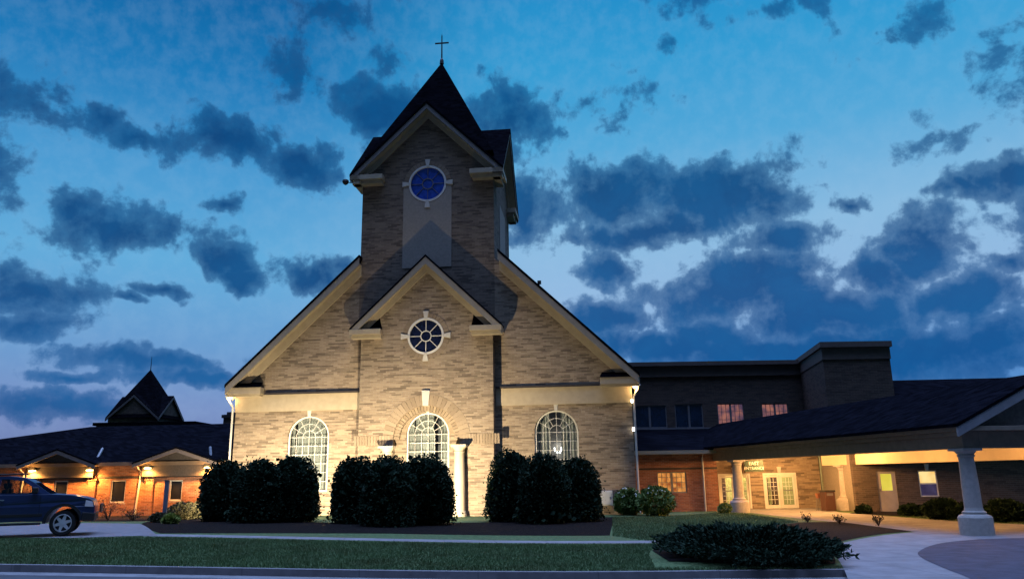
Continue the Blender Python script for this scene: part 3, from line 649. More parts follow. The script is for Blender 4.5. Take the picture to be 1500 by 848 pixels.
# lower roof and red brick ground floor
LY = 41.5; le = AT(990, 660, LY-.5)[2]; lt = AT(1000, 628, UY-.3)[2]
MB().face([(5.2, LY-.5, le), (16.6, LY-.5, le), (18.2, UY-.02, lt), (5.2, UY-.02, lt)]).build('lower_roof', ROOF, rb_)
MB().box(5.0, 16.4, UY-.06, UY-.022, lt+.0, lt+.09).build('roof_flashing', MC['grey_frame'], rb_)
MB().box(5.2, 11.4, LY-.56, LY-.5, le-.16, le+.02).box(5.2, 11.4, LY-.5, LY-.003, le-.17, le-.1).build('lower_fascia', CREAM, rb_)
x0, _, z1_ = AT(962, 691, LY); x1 = AT(1005, 691, LY)[0]; z0_ = AT(983, 722, LY)[2]
xc_ = AT(1051, 700, LY)[0]
MB().wall([(5, -.1), (xc_, -.1), (xc_, le-.1), (5, le-.1)], [[(x0, z0_), (x1, z0_), (x1, z1_), (x0, z1_)]], LY, LY+.3).box(xc_-.3, xc_, LY+.301, 44, -.1, le-.1).build('ground_floor_wall', REDB, rb_)
win(rb_, x0, x1, z0_, z1_, LY+.1, LIT_O, True, True, (6, 4), MC['grey_rake_paint'])
MB().box(5.02, xc_+.01, LY-.03, LY-.002, AT(1000, 685, LY)[2]-.08, AT(1000, 685, LY)[2]+.02).build('band_course', BAND, rb_)
xd = AT(1030, 700, LY)[0]; MB().tube([(xd, LY-.4, le-.1), (xd, LY-.08, le-.4), (xd, LY-.08, 0)], .05).build('downspout', WHITE, rb_)
# recessed door wall under the canopy
DY = 43.0
def pd(x, y): q = AT(x, y, DY); return q[0], q[2]
xe = 16.5; dt = pd(1145, 692)[1]
drs = [(pd(1053, 718)[0], pd(1100, 718)[0]), (pd(1119, 718)[0], pd(1168, 718)[0])]
hol = [[(a, 0.02), (b, .02), (b, dt), (a, dt)] for a, b in drs]
MB().wall([(xc_, -.1), (xe, -.1), (xe, 3.4), (xc_, 3.4)], hol, DY, DY+.3).build('entrance_wall', BRICK, rb_)
def doors(a, b):
    f = MB().wall([(a, .02), (b, .02), (b, dt), (a, dt)], [[(a+.1, .03), ((a+b)/2-.03, .03), ((a+b)/2-.03, dt-.12), (a+.1, dt-.12)], [((a+b)/2+.03, .03), (b-.1, .03), (b-.1, dt-.12), ((a+b)/2+.03, dt-.12)]], DY-.02, DY+.12).build('double_door', WHITE, rb_)
    for x0, x1 in ((a+.1, (a+b)/2-.03), ((a+b)/2+.03, b-.1)):
        l = MB().wall([(x0+.01, .04), (x1-.01, .04), (x1-.01, dt-.13), (x0+.01, dt-.13)], [[(x0+.10, .2), (x1-.10, .2), (x1-.10, dt-.23), (x0+.10, dt-.23)]], DY+.03, DY+.09).build('door_leaf', WHITE, rb_)
        l.parent = f
        MB().box(x0+.09, x1-.09, DY+.055, DY+.062, .19, dt-.22).build('pane', GLASS, f)
        g = MB()
        for i in range(1, 3): x = x0+.14+(x1-x0-.28)*i/3; g.box(x-.012, x+.012, DY+.045, DY+.054, .25, dt-.26)
        for j in range(1, 6): z = .25+(dt-.51)*j/6; g.box(x0+.14, x1-.14, DY+.046, DY+.053, z-.012, z+.012)
        g.build('muntins', WHITE, f)
        MB().box(x0+.12, x1-.12, DY-.0, DY+.03, .92, .98).build('push_bar', METAL, f)
    k = MB(); xm = (a+b)/2; keyst(k, xm, dt+.01, dt+.32, .07, .11, DY-.06, DY); k.build('keystone', STONE, f)
for a, b in drs: doors(a, b)
# lobby behind the doors
MB().box(xc_, xe, DY+2.6, DY+2.7, -.1, 3.3).build('lobby_wall', mat('lobby_paint', (.75,.66,.36), .9, .1, 1), rb_)
MB().box(xc_, xe, DY+.301, DY+2.6, -.1, -.02).build('lobby_floor', CONC, rb_)
MB().box(xc_, xe, DY+.301, DY+2.6, 2.7, 2.8).build('lobby_ceiling', WHITE, rb_)
q = MB()
for x in (drs[1][0]+.42, drs[1][0]+.95, drs[0][0]+.5): q.box(x, x+.3, DY+1.5, DY+1.8, 0, 2.0)
q.build('lobby_shelf', mat('dark_wood', (.14,.06,.04), .6, .2, 3), rb_)
for x in (drs[0][0]+1, drs[1][0]+1): lamp('lobby_bulb', 'POINT', (x, DY+1.0, 2.45), 300, (1, .74, .26), rb_, .2)

# right wing (nearer, dark)
ry = math.radians(4); rw = empty('east_wing', (16.35, 38.4, 0), -ry, 'long dark brick wing with lit door glass and lit window, behind the canopy', 'building')
def RW2(x, y, off=0.):
    d = ray(x, y); o = np.array([16.35, 38.4, 0]); n = np.array([math.sin(ry), math.cos(ry), 0]); c = np.array([0, 0, CH]); t = (off-np.dot(c-o, n))/np.dot(d, n); p = c+d*t-o
    return float(p[0]*math.cos(ry)-p[1]*math.sin(ry)), float(p[2])
dx0, dz1 = RW2(1283, 690); dx1, _ = RW2(1311, 690); wx0, wz1 = RW2(1344, 689); wx1, _ = RW2(1371, 689); wz0 = RW2(1358, 727)[1]; wzm = RW2(1358, 708)[1]
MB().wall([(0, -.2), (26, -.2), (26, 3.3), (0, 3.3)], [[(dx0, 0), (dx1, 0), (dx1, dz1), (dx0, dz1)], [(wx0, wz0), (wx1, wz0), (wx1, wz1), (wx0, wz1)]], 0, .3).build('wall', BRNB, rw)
MB().box(0, .3, .301, 5, -.2, 3.3).build('side_wall', STUC, rw)
d = MB().wall([(dx0, 0), (dx1, 0), (dx1, dz1), (dx0, dz1)], [[(dx0+.2, dz1-.9), (dx1-.18, dz1-.9), (dx1-.18, dz1-.12), (dx0+.2, dz1-.12)]], .05, .1).build('door', mat('grey_door_paint', (.32,.29,.28), .6, .1, 2), rw)
MB().box(dx0+.19, dx1-.17, .07, .08, dz1-.91, dz1-.11).build('pane', LIT_Y, d); MB().box(dx0+.08, dx0+.12, -.0, .05, .95, 1.05).build('handle', METAL, d)
f = MB().wall([(wx0, wz0), (wx1, wz0), (wx1, wz1), (wx0, wz1)], [[(wx0+.05, wz0+.05), (wx1-.05, wz0+.05), (wx1-.05, wzm-.03), (wx0+.05, wzm-.03)], [(wx0+.05, wzm+.03), (wx1-.05, wzm+.03), (wx1-.05, wz1-.05), (wx0+.05, wz1-.05)]], .02, .1).build('window', WHITE, rw)
MB().box(wx0+.04, wx1-.04, .05, .06, wzm, wz1-.04).build('lit_pane', LIT_A, f); MB().box(wx0+.04, wx1-.04, .05, .06, wz0+.04, wzm-.001).build('pane', litpane('violet_pane', lin(60,50,90), lin(90,80,120), .5), f)
k = MB(); keyst(k, (wx0+wx1)/2, wz1+.01, wz1+.3, .06, .1, -.05, .02); k.build('keystone', STONE, f)
_, rz = RW2(1310, 557, 7.5)
MB().face([(-.3, -.5, 3.28), (26, -.5, 3.28), (26, 7.5, rz), (2.2, 7.5, rz)]).face([(-.3, 13, 3.28), (26, 13, 3.28), (26, 7.5, rz), (2.2, 7.5, rz)]).face([(-.3, -.5, 3.28), (-.3, 13, 3.28), (2.2, 7.5, rz)]).build('roof', ROOF, rw)
MB().box(-.3, 26, -.54, -.5, 3.1, 3.3).build('fascia', MC['brown_cornice'], rw)
for i, px in enumerate((1262, 1395)):
    x, z = RW2(px, 672); b = MB().lathe(x, -.12, [(.06, z-.12), (.09, z), (.03, z+.08)], 10).build('dark_wall_lantern', METAL, rw)

# ---------------------------------------------------------------- entrance canopy
ca = np.array([-.172, .985]); cb = np.array([.985, .172]); c0 = np.array(G(1432, 783))
can = empty('entrance_canopy', (float(c0[0]), float(c0[1]), 0), math.atan2(cb[1], cb[0]), 'gabled drive-up canopy on round columns with glowing orange ceiling', 'canopy')
BW, DL = 5.5, 15.4; BZ, BT = 2.52, 3.02
# local x = across, y = depth
mat('canopy_trim', (.24,.19,.14), .75, .12, 4); RZ = 2.20
MB().box(-.28, .28, -.3, DL+2.4, BZ, BT).build('side_beam', MC['canopy_trim'], can, .012)
MB().box(BW-.28, BW+.28, -.3, DL+1.2, RZ, BT).build('side_beam', MC['canopy_ceiling'] if 'canopy_ceiling' in MC else mat('canopy_ceiling', (.62,.50,.33), .8, .05, 2), can, .012)
MB().box(.281, BW-.281, -.3, .22, BZ, BT).build('front_beam', MC['canopy_trim'], can, .012)
MB().box(-.42, -.28, -.42, DL+1.5, BT-.13, BT).box(-.58, -.281, -.6, DL+1.5, BT+.002, BT+.14).box(-.279, BW+.58, -.6, -.301, BT+.002, BT+.14).box(BW+.281, BW+.58, -.3, DL+.6, BT+.002, BT+.14).build('cornice', MC['canopy_trim'], can, .01)
MB().box(.281, BW-.281, .221, DL+2.3, BZ+.30, BZ+.34).build('ceiling', mat('canopy_ceiling', (.62,.50,.33), .8, .05, 2), can)
MB().box(.6, .72, .3, DL+2, BZ+.24, BZ+.299).box(BW-.72, BW-.6, .3, DL+1, BZ+.24, BZ+.299).build('ceiling_trim', MC['canopy_trim'], can)
hx = BW/2; sl = .46; rz0 = BT+.14; rzt = rz0+sl*(hx+.62)
MB().chev(hx, hx+.68, rzt+.1, sl, .1, -.66, DL+8).build('roof', ROOF, can)
MB().chev(hx, hx+.66, rzt-.003, sl, .30, -.64, -.56).build('rake_board', mat('pale_blue_rake', (.24,.24,.25), .6, .08, 3), can, .01)
MB().wall([(-.2, BT+.141), (BW+.2, BT+.141), (hx, rzt-.15)], [], -.28, -.2).build('gable_wall', mat('taupe_stucco', (.17,.15,.14), .9, .15, 10, .3), can)
def column(x, y, r=.245, BZ=BZ):
    g = 0
    c = MB().lathe(x, y, [(r*1.9, -.05), (r*1.9, .50), (r*1.72, .56), (r*1.3, .60), (r*1.35, .66), (r*1.08, .70), (r, .78), (r*.98, 1.4), (r*.86, BZ-.26), (r*1.0, BZ-.24), (r*1.0, BZ-.2), (r*.9, BZ-.18), (r*1.25, BZ-.08)], 30)
    c.box(x-r*1.35, x+r*1.35, y-r*1.35, y+r*1.35, BZ-.079, BZ-.002)
    c.build('column', mat('column_stone', (.44,.40,.36), .8, .1, 9, .2), can)
column(0, 0); column(0, DL+.2); column(BW, 0, BZ=RZ); column(BW, DL-.2, BZ=RZ)
for i, (x, y) in enumerate(((1.5, 3), (1.5, 7.8), (1.5, 12.5), (3.4, 3), (3.4, 7.8), (3.4, 12.5), (2.4, 16.4))):
    t = MB().lathe(x, y, [(.17, BZ+.27), (.17, BZ+.298)], 16).build('ceiling_lamp', WHITE, can); MB().lathe(x, y, [(.04, BZ+.12), (.10, BZ+.15), (.13, BZ+.20), (.13, BZ+.269)], 16).build('globe', mat('sodium_globe', (.8,.8,.8), .4, 0, 1, emit=(1,.5,.14), es=7), t)
    lamp('ceiling_bulb', 'POINT', (x, y, BZ+.06), 130 if y < 10 else 560, (1, .50, .17), can, .12)

# name board on the entrance wall
q = AT(1090, 674, DY-1.5); q2 = AT(1119, 690, DY-1.5)
sg = empty('entrance_sign', (q[0], DY-1.5, q2[2]), 0, 'dark green hanging board reading EAST ENTRANCE above the doors', 'sign')
sw, sh = q2[0]-q[0], q[2]-q2[2]
MB().box(0, sw, 0, .06, 0, sh).build('board', mat('sign_green', (.008,.028,.012), .6, .1, 3), sg, .01)
MB().tube([(.15, .03, sh), (.15, .03, sh+.5)], .012).tube([(sw-.15, .03, sh), (sw-.15, .03, sh+.5)], .012).build('hanger', METAL, sg)
def text(s, x, z, size, m, parent, y=-.006, rz=0, ext=.004, name='lettering'):
    c = bpy.data.curves.new(name, 'FONT'); c.body = s; c.size = size; c.align_x = 'CENTER'; c.align_y = 'CENTER'; c.extrude = ext
    o = bpy.data.objects.new(name, c); C.objects.link(o); o.parent = parent; o.location = (x, y, z); o.rotation_euler = (math.pi/2, 0, rz)
    bpy.context.view_layer.update(); me = bpy.data.meshes.new_from_object(o); bpy.data.objects.remove(o)
    o2 = link(name, me, m, parent); o2.location = (x, y, z); o2.rotation_euler = (math.pi/2, 0, rz); return o2
LET = mat('letter_white', (.5,.49,.44), .5, 0, 1)
text('EAST', sw/2, sh*.70, sh*.42, LET, sg); text('ENTRANCE', sw/2, sh*.28, sh*.36, LET, sg)

# litter bin and ash stand by the side wall
p = AT(1216, 744, 39.6); bn = empty('litter_bin', (AT(1216, 735, 39.6)[0]-.1, 39.6, .0), .1, 'brown square litter bin under the canopy against the pale side wall', 'bin')
MB().box(-.26, .26, -.26, .26, .03, .92).build('bin_body', mat('brown_bin', (.06,.025,.018), .6, .1, 4), bn, .02); MB().box(-.29, .29, -.29, .29, .921, 1.0).build('lid', BLACK, bn, .02); MB().box(-.16, .16, -.268, -.262, .74, .86).build('flap', METAL, bn)
p = AT(1200, 740, 40.2); st = empty('planter_stand', (p[0], 40.2, 0), 0, 'slim metal stand holding a dark potted plant left of the brown bin', 'plant stand')
m = MB()
for a in range(4): m.tube([(.16*math.cos(a*1.57), .16*math.sin(a*1.57), 0), (.11*math.cos(a*1.57), .11*math.sin(a*1.57), .6)], .015, 6)
m.lathe(0, 0, [(.14, .58), (.14, .6)], 14).build('stand', METAL, st); MB().lathe(0, 0, [(.1, .6), (.15, .82), (.16, .84)], 14).build('pot', mat('terracotta', (.25,.1,.06), .8, .1, 4), st)

# ---------------------------------------------------------------- vegetation
def leafmat(name, c1, c2, rough=.7):
    m = bpy.data.materials.new(name); m.use_nodes = True; t = N(m.node_tree); b = m.node_tree.nodes['Principled BSDF']; b.inputs['Roughness'].default_value = rough; b.inputs['Specular IOR Level'].default_value = .07
    g = t.add('ShaderNodeNewGeometry'); n = t.noise(t.add('ShaderNodeTexCoord').outputs['Object'], 2.5, 3).outputs[0]
    c = t.mix(g.outputs['Random Per Island'], c1, c2); t.link(t.mix(t.sm(n, .4, .65, 0, .45), c, c1), b.inputs['Base Color']); return m
EVG = leafmat('evergreen_leaves', (.007,.018,.010,1), (.022,.044,.022,1)); JUN = leafmat('juniper_needles', (.008,.020,.011,1), (.024,.046,.026,1))
HYD = leafmat('shrub_leaves', (.07,.12,.03,1), (.20,.26,.09,1)); DRY = leafmat('dull_leaves', (.05,.05,.025,1), (.13,.11,.06,1)); GLD = leafmat('gold_leaves', (.16,.2,.04,1), (.3,.33,.08,1))
BARK = mat('bark', (.07,.05,.035), .95, .3, 12, .6); FLW = mat('cream_flowers', (.7,.68,.58), .7, .1, 9)
def leafcloud(name, pts, nrm, size, m, parent, asp=.5, jit=.9, up=.0):
    n = len(pts); a = nrm+rng.normal(0, jit, (n, 3)); a[:, 2] += up; a /= np.linalg.norm(a, axis=1)[:, None]+1e-9
    b = np.cross(a, rng.normal(0, 1, (n, 3))); b /= np.linalg.norm(b, axis=1)[:, None]+1e-9
    s = size*rng.uniform(.6, 1.35, (n, 1)); L = a*s; Wd = b*s*asp
    v = np.stack([pts-Wd*.3, pts+L*.5-Wd, pts+L*1.1, pts+L*.45+Wd], 1).reshape(-1, 3)
    me = bpy.data.meshes.new(name); me.vertices.add(4*n); me.vertices.foreach_set('co', v.astype(np.float32).ravel())
    me.loops.add(4*n); me.loops.foreach_set('vertex_index', np.arange(4*n, dtype=np.int32)); me.polygons.add(n); me.polygons.foreach_set('loop_start', np.arange(0, 4*n, 4, dtype=np.int32))
    me.update(calc_edges=True); me.validate(); return link(name, me, m, parent)
def lumps(n, rx, ry, rz, seed, k=46, amp=.13, ever=False):
    r = np.random.default_rng(seed); d = r.normal(0, 1, (n, 3)); d /= np.linalg.norm(d, axis=1)[:, None]
    c = r.normal(0, 1, (k, 3)); c /= np.linalg.norm(c, axis=1)[:, None]
    near = (d@c.T).max(1); rad = 1-amp+amp*1.7*np.clip((near-.78)/.22, 0, 1)
    rad *= 1-.30*r.random(n)**2.2
    if not ever:
        p = d*rad[:, None]; p[:, 0] *= rx; p[:, 1] *= ry; lo = p[:, 2] < 0; p[:, 2] *= np.where(lo, rz*.82, rz); return p, d
    # evergreen: several fused leafy lobes, full to the ground, uneven head
    P_, Q_ = [], []; L_ = [(0, 0, 0, .84, .84, 1.0)]
    for q in range(11):
        a = q*2.4+r.random(); h = r.uniform(.0, .68); o_ = r.uniform(.34, .50)*(1.0-.45*h); sz_ = r.uniform(.36, .50)*(1-.12*h)
        L_.append((math.cos(a)*o_, math.sin(a)*o_, h, sz_, sz_, r.uniform(.62, .92)))
    for q, (ox, oy, h, sx_, sy_, hz) in enumerate(L_):
        m_ = int(n*(.30 if q == 0 else .70/11)); d = r.normal(0, 1, (m_, 3)); d /= np.linalg.norm(d, axis=1)[:, None]
        c = r.normal(0, 1, (16, 3)); c /= np.linalg.norm(c, axis=1)[:, None]; near = (d@c.T).max(1)
        rad = (.90+.20*np.clip((near-.75)/.25, 0, 1))*(1-.30*r.random(m_)**2)*(1+.22*(r.random(m_) < .05)*r.random(m_))
        v = d*rad[:, None]; zc = 1.0 if q == 0 else (h*1.15+.42); zr_ = 1.0 if q == 0 else hz*.72
        f = np.where(v[:, 2] < 0, 1/np.sqrt(np.clip(1-np.clip(-v[:, 2], 0, .75)**2, .4, 1)), 1.)
        X = np.stack([(ox+v[:, 0]*f*sx_)*rx, (oy+v[:, 1]*f*sy_)*ry, (zc+v[:, 2]*zr_-1)*rz], 1); P_.append(X); Q_.append(d+[0, 0, .35])
    p = np.concatenate(P_); nn = np.concatenate(Q_); nn /= np.linalg.norm(nn, axis=1)[:, None]; k = (p[:, 2] > -rz) & (p[:, 2] < rz*1.12); return p[k], nn[k]
def bush(name, px, py, top, halfpx, label, group, seed, n=21000, m=EVG, size=.085, cat='bush', depth=None):
    x, y = G(px, py); z = terr(x, y); T = AT(px, top, y)[2]-z; R = halfpx*y/FPX
    EV = m is EVG and n > 9000; R *= 1.2 if EV else 1
    t = empty(name, (x, y, z), 0, label, cat, group)
    rz_ = T*.52
    p, d = lumps(n, R, R, rz_, seed, ever=EV); p[:, 2] += T-rz_; k = p[:, 2] > .03
    leafcloud('foliage', p[k], d[k], size, m, t, .42)
    r2 = np.random.default_rng(seed); mb = MB()
    mb.tube([(0, 0, 0), (.05, .03, T*.35), (.0, .0, T*.7)], .07, 8, .02)
    for i in range(7):
        a = i*.9+r2.random(); mb.tube([(0, 0, .1+.05*i), (R*.35*math.cos(a), R*.35*math.sin(a), T*.3), (R*.6*math.cos(a), R*.6*math.sin(a), T*.6)], .035, 6, .01)
    mb.build('stem', BARK, t)
    # dense twig mass that keeps the heart of the shrub opaque
    cp, cdn = lumps(n//3, R*.84, R*.84, rz_*.88, seed if EV else seed+50, ever=EV); cp[:, 2] += T-rz_; kk = cp[:, 2] > .1
    leafcloud('inner_twigs', cp[kk], cdn[kk], size*2.0, m, t, .6)
    return t
GB = 'evergreen shrubs in three clumps before the church'
bush('evergreen_shrub', 328, 763, 676, 33, 'rounded evergreen at the left end of the left clump, by the wing', GB, 1)
bush('evergreen_shrub', 376, 765, 671, 36, 'tall evergreen in the middle of the left clump', GB, 2)
bush('evergreen_shrub', 428, 764, 667, 33, 'evergreen at the right end of the left clump, beside the left arched window', GB, 3)
bush('evergreen_shrub', 520, 766, 670, 33, 'evergreen at the left end of the middle clump', GB, 4)
bush('evergreen_shrub', 568, 770, 672, 38, 'evergreen in the middle of the middle clump, below the portal window', GB, 5)
bush('evergreen_shrub', 624, 768, 668, 37, 'evergreen at the right end of the middle clump, beside the white portal column', GB, 6)
bush('evergreen_shrub', 750, 763, 661, 34, 'evergreen at the left end of the right clump, right of the portal column', GB, 7)
bush('evergreen_shrub', 797, 766, 667, 36, 'evergreen in the middle of the right clump, below the right arched window', GB, 8)
bush('evergreen_shrub', 845, 763, 671, 33, 'evergreen at the right end of the right clump, left of the white cabinet', GB, 9)
for i, (px, py, top, hp, lab) in enumerate(((921, 754, 716, 18, 'loose pale leafed shrub left of the white downspout'), (962, 755, 714, 25, 'wider flowering shrub right of the downspout below the lit window'))):
    t = bush('flowering_shrub', px, py, top, hp, lab, 'flowering shrubs at the church corner', 20+i, 1500, HYD, .10)
    R = hp*37/FPX
    for k in range(14):
        a, b = random.uniform(0, 6.28), random.uniform(.1, 1.3); c = Vector((R*.95*math.cos(a)*math.cos(b), -abs(R*.95*math.sin(a)*math.cos(b)), .75+.55*math.sin(b)))
        MB().lathe(c.x, c.y, [(.01, c.z-.04), (.05, c.z), (.01, c.z+.04)], 6).build('flower_head', FLW, t)
# spreading juniper near the street
jx, jy = G(1094, 816); ju = empty('spreading_juniper', (jx, jy, terr(jx, jy)), 0, 'wide low dark juniper spreading in the bed near the street', 'juniper')
def juniper(R1, R2, H, ns, seed):
    r = np.random.default_rng(seed); P_, D_ = [], []; mb = MB()
    for i in range(ns):
        a = r.uniform(0, 2*math.pi); q = r.uniform(0, .80)**.6; bx, by = R1*q*math.cos(a), R2*q*math.sin(a)
        d = a+r.normal(0, .5); L = r.uniform(.45, .95); hz = H*(1-q*q*.92)*r.uniform(.55, 1.1)
        tip = np.array([bx+L*math.cos(d), by+L*math.sin(d)*.9, hz+r.uniform(.02, .16)]); b0 = np.array([bx, by, hz*.35]); n = 60
        t = r.random(n)**.8; c = b0+(tip-b0)*t[:, None]; c[:, 2] += .10*np.sin(t*math.pi)
        P_.append(c+r.normal(0, .05, (n, 3))*(1.15-t[:, None])); dd = (tip-b0)/np.linalg.norm(tip-b0); D_.append(np.tile(dd*1.2, (n, 1)))
        if i % 9 == 0: mb.tube([(bx*.3, by*.3, .0), tuple(b0), tuple(tip*.9)], .02, 5, .006)
    P_ = np.concatenate(P_); P_[:, 2] = np.maximum(P_[:, 2], .02); leafcloud('foliage', P_, np.concatenate(D_), .085, JUN, ju, .22, .55)
    mb.build('branches', BARK, ju)
juniper(abs(G(1225, 815)[0]-G(960, 815)[0])/2-.45, 2.7, .56, 1000, 5)
# small shrubs of the left bed, sprouts and wall planting
SG = 'small shrubs in the left bed'
bush('low_shrub', 272, 760, 738, 24, 'low dark spreading shrub beside the left evergreen clump', SG, 31, 2500, DRY, .09)
bush('low_shrub', 250, 767, 754, 11, 'small bright yellow-green dome shrub at the bed edge', SG, 32, 900, GLD, .06)
bush('low_shrub', 232, 765, 752, 12, 'small olive shrub left of the yellow-green dome', SG, 33, 900, DRY, .06)
def twiggy(name, px, py, top, half, lab, grp, seed, leaves=500, m=DRY, cat='shrub'):
    x, y = G(px, py); z = terr(x, y); T = AT(px, top, y)[2]-z; R = half*y/FPX; t = empty(name, (x, y, z), 0, lab, cat, grp); r = np.random.default_rng(seed); mb = MB(); tips = []
    for i in range(16):
        a = r.uniform(0, 6.28); q = r.uniform(.3, 1); e_ = np.array([R*q*math.cos(a), R*q*math.sin(a), T*r.uniform(.6, 1)]); mb.tube([(0, 0, 0), tuple(e_*.5+[0, 0, .05]), tuple(e_)], .012, 5, .004)
        for k in range(3): f_ = e_*r.uniform(.5, .9); g_ = f_+r.normal(0, R*.25, 3)+[0, 0, .05]; mb.tube([tuple(f_), tuple(g_)], .006, 4, .003); tips.append(g_)
        tips.append(e_)
    mb.build('twigs', BARK, t); tips = np.array(tips); k = r.integers(0, len(tips), leaves); leafcloud('leaves', tips[k]+r.normal(0, R*.16, (leaves, 3)), r.normal(0, 1, (leaves, 3)), .05, m, t, .45)
for i, (px, py, top, hf, lab) in enumerate(((158, 762, 728, 22, 'bare twiggy shrub below the middle wing window'), (118, 763, 742, 14, 'small sparse shrub between the car and the wing wall'), (195, 762, 748, 14, 'low sparse shrub right of the twiggy shrub'), (300, 757, 742, 14, 'sparse shrub half hidden by the left evergreen'))):
    twiggy('sparse_shrub', px, py, top, hf, lab, 'sparse shrubs along the wing wall', 40+i, 420)
for i, (px, py, top, lab) in enumerate(((1183, 765, 755, 'leftmost small rose sprout in the entrance bed'), (1230, 767, 755, 'small rose sprout in the entrance bed before the right porch column'), (1287, 770, 756, 'small rose sprout nearest the tip of the entrance bed'))):
    twiggy('rose_sprout', px, py, top, 8, lab, 'rose sprouts in the entrance bed', 60+i, 90, JUN, 'plant')
for i, (px, py, top, hf, lab) in enumerate(((1266, 752, 744, 8, 'dark shrub by the wall left of the grey door'), (1335, 756, 742, 13, 'dark shrub just right of the grey door'), (1385, 760, 732, 26, 'dark shrub mass left of the front canopy column'), (1475, 764, 734, 26, 'dark shrub mass right of the front canopy column'))):
    bush('wall_shrub', px, py, top, hf, lab, 'dark shrubs along the east wing', 70+i, 1800, EVG, .09)
bush('wall_shrub', 1062, 752, 738, 9, 'small pale shrub at the foot of the left porch column', 'dark shrubs along the east wing', 77, 500, HYD, .06)

# short slate post in the left bed
x, y = G(240, 764); zt_ = AT(243, 704, y)[2]; po = empty('slate_post', (x, y, terr(x, y)), 0, 'thin blue-grey upright post in the left bed before the wing wall', 'post')
MB().box(-.09, .09, -.05, .05, 0, zt_-terr(x, y)).build('shaft', mat('slate_paint', (.14,.17,.22), .6, .1, 3), po, .01); MB().box(-.11, .11, -.07, .07, zt_-terr(x, y)+.001, zt_-terr(x, y)+.04).build('cap', METAL, po)

# grass blades
def inside(px, py, poly):
    c = np.zeros(len(px), bool); j = len(poly)-1
    for i in range(len(poly)):
        xi, yi = poly[i]; xj, yj = poly[j]
        c ^= ((yi > py) != (yj > py)) & (px < (xj-xi)*(py-yi)/(yj-yi+1e-12)+xi); j = i
    return c
def grass(name, poly, n, h, lab):
    P_ = np.array(poly); lo, hi = P_.min(0), P_.max(0); x = rng.uniform(lo[0], hi[0], n); y = rng.uniform(lo[1], hi[1], n); k = inside(x, y, poly); x, y = x[k], y[k]
    z = np.array([terr(a, b) for a, b in zip(x, y)]); n = len(x); hh = h*rng.uniform(.5, 1.3, n); a = rng.uniform(0, 6.28, n); wdt = .008+.006*rng.random(n)
    lean = rng.normal(0, .35, (n, 2))*hh[:, None]
    b0 = np.stack([x-np.cos(a)*wdt, y-np.sin(a)*wdt, z], 1); b1 = np.stack([x+np.cos(a)*wdt, y+np.sin(a)*wdt, z], 1); tp = np.stack([x+lean[:, 0], y+lean[:, 1], z+hh], 1)
    v = np.stack([b0, b1, tp], 1).reshape(-1, 3); me = bpy.data.meshes.new(name); me.vertices.add(3*n); me.vertices.foreach_set('co', v.astype(np.float32).ravel())
    me.loops.add(3*n); me.loops.foreach_set('vertex_index', np.arange(3*n, dtype=np.int32)); me.polygons.add(n); me.polygons.foreach_set('loop_start', np.arange(0, 3*n, 3, dtype=np.int32)); me.update(calc_edges=True)
    o = link(name, me, GRB); tag(o, lab, 'grass', kind='stuff'); return o
GRB = leafmat('grass_blades', (.07,.12,.05,1), (.17,.25,.11,1))
t_ = N(GRB.node_tree); b_ = GRB.node_tree.nodes['Principled BSDF']; sr_ = b_.inputs['Base Color'].links[0].from_socket
t_.link(t_.mix(t_.sm(t_.noise(t_.add('ShaderNodeTexCoord').outputs['Object'], .55, 4, .65).outputs[0], .42, .66, 0, .6), sr_, (.085,.10,.045,1)), b_.inputs['Base Color'])
grass('grass', [G(-20,788), G(98,790), G(200,787), G(960,797), G(950,812), G(960,832), tuple(cr_), tuple(cl_-cd*1)], 190000, .055, 'mown green lawn strip between the street kerb and the footpath')
grass('grass', [G(897,757), G(975,757), G(1072,749), G(1170,764), G(1000,789), G(950,792), G(897,785)], 60000, .06, 'green lawn between the church corner and the entrance bed')
grass('grass', [G(1320,757), G(1500,767), G(1500,764), G(1320,753)], 8000, .06, 'thin grass strip along the east wing wall')

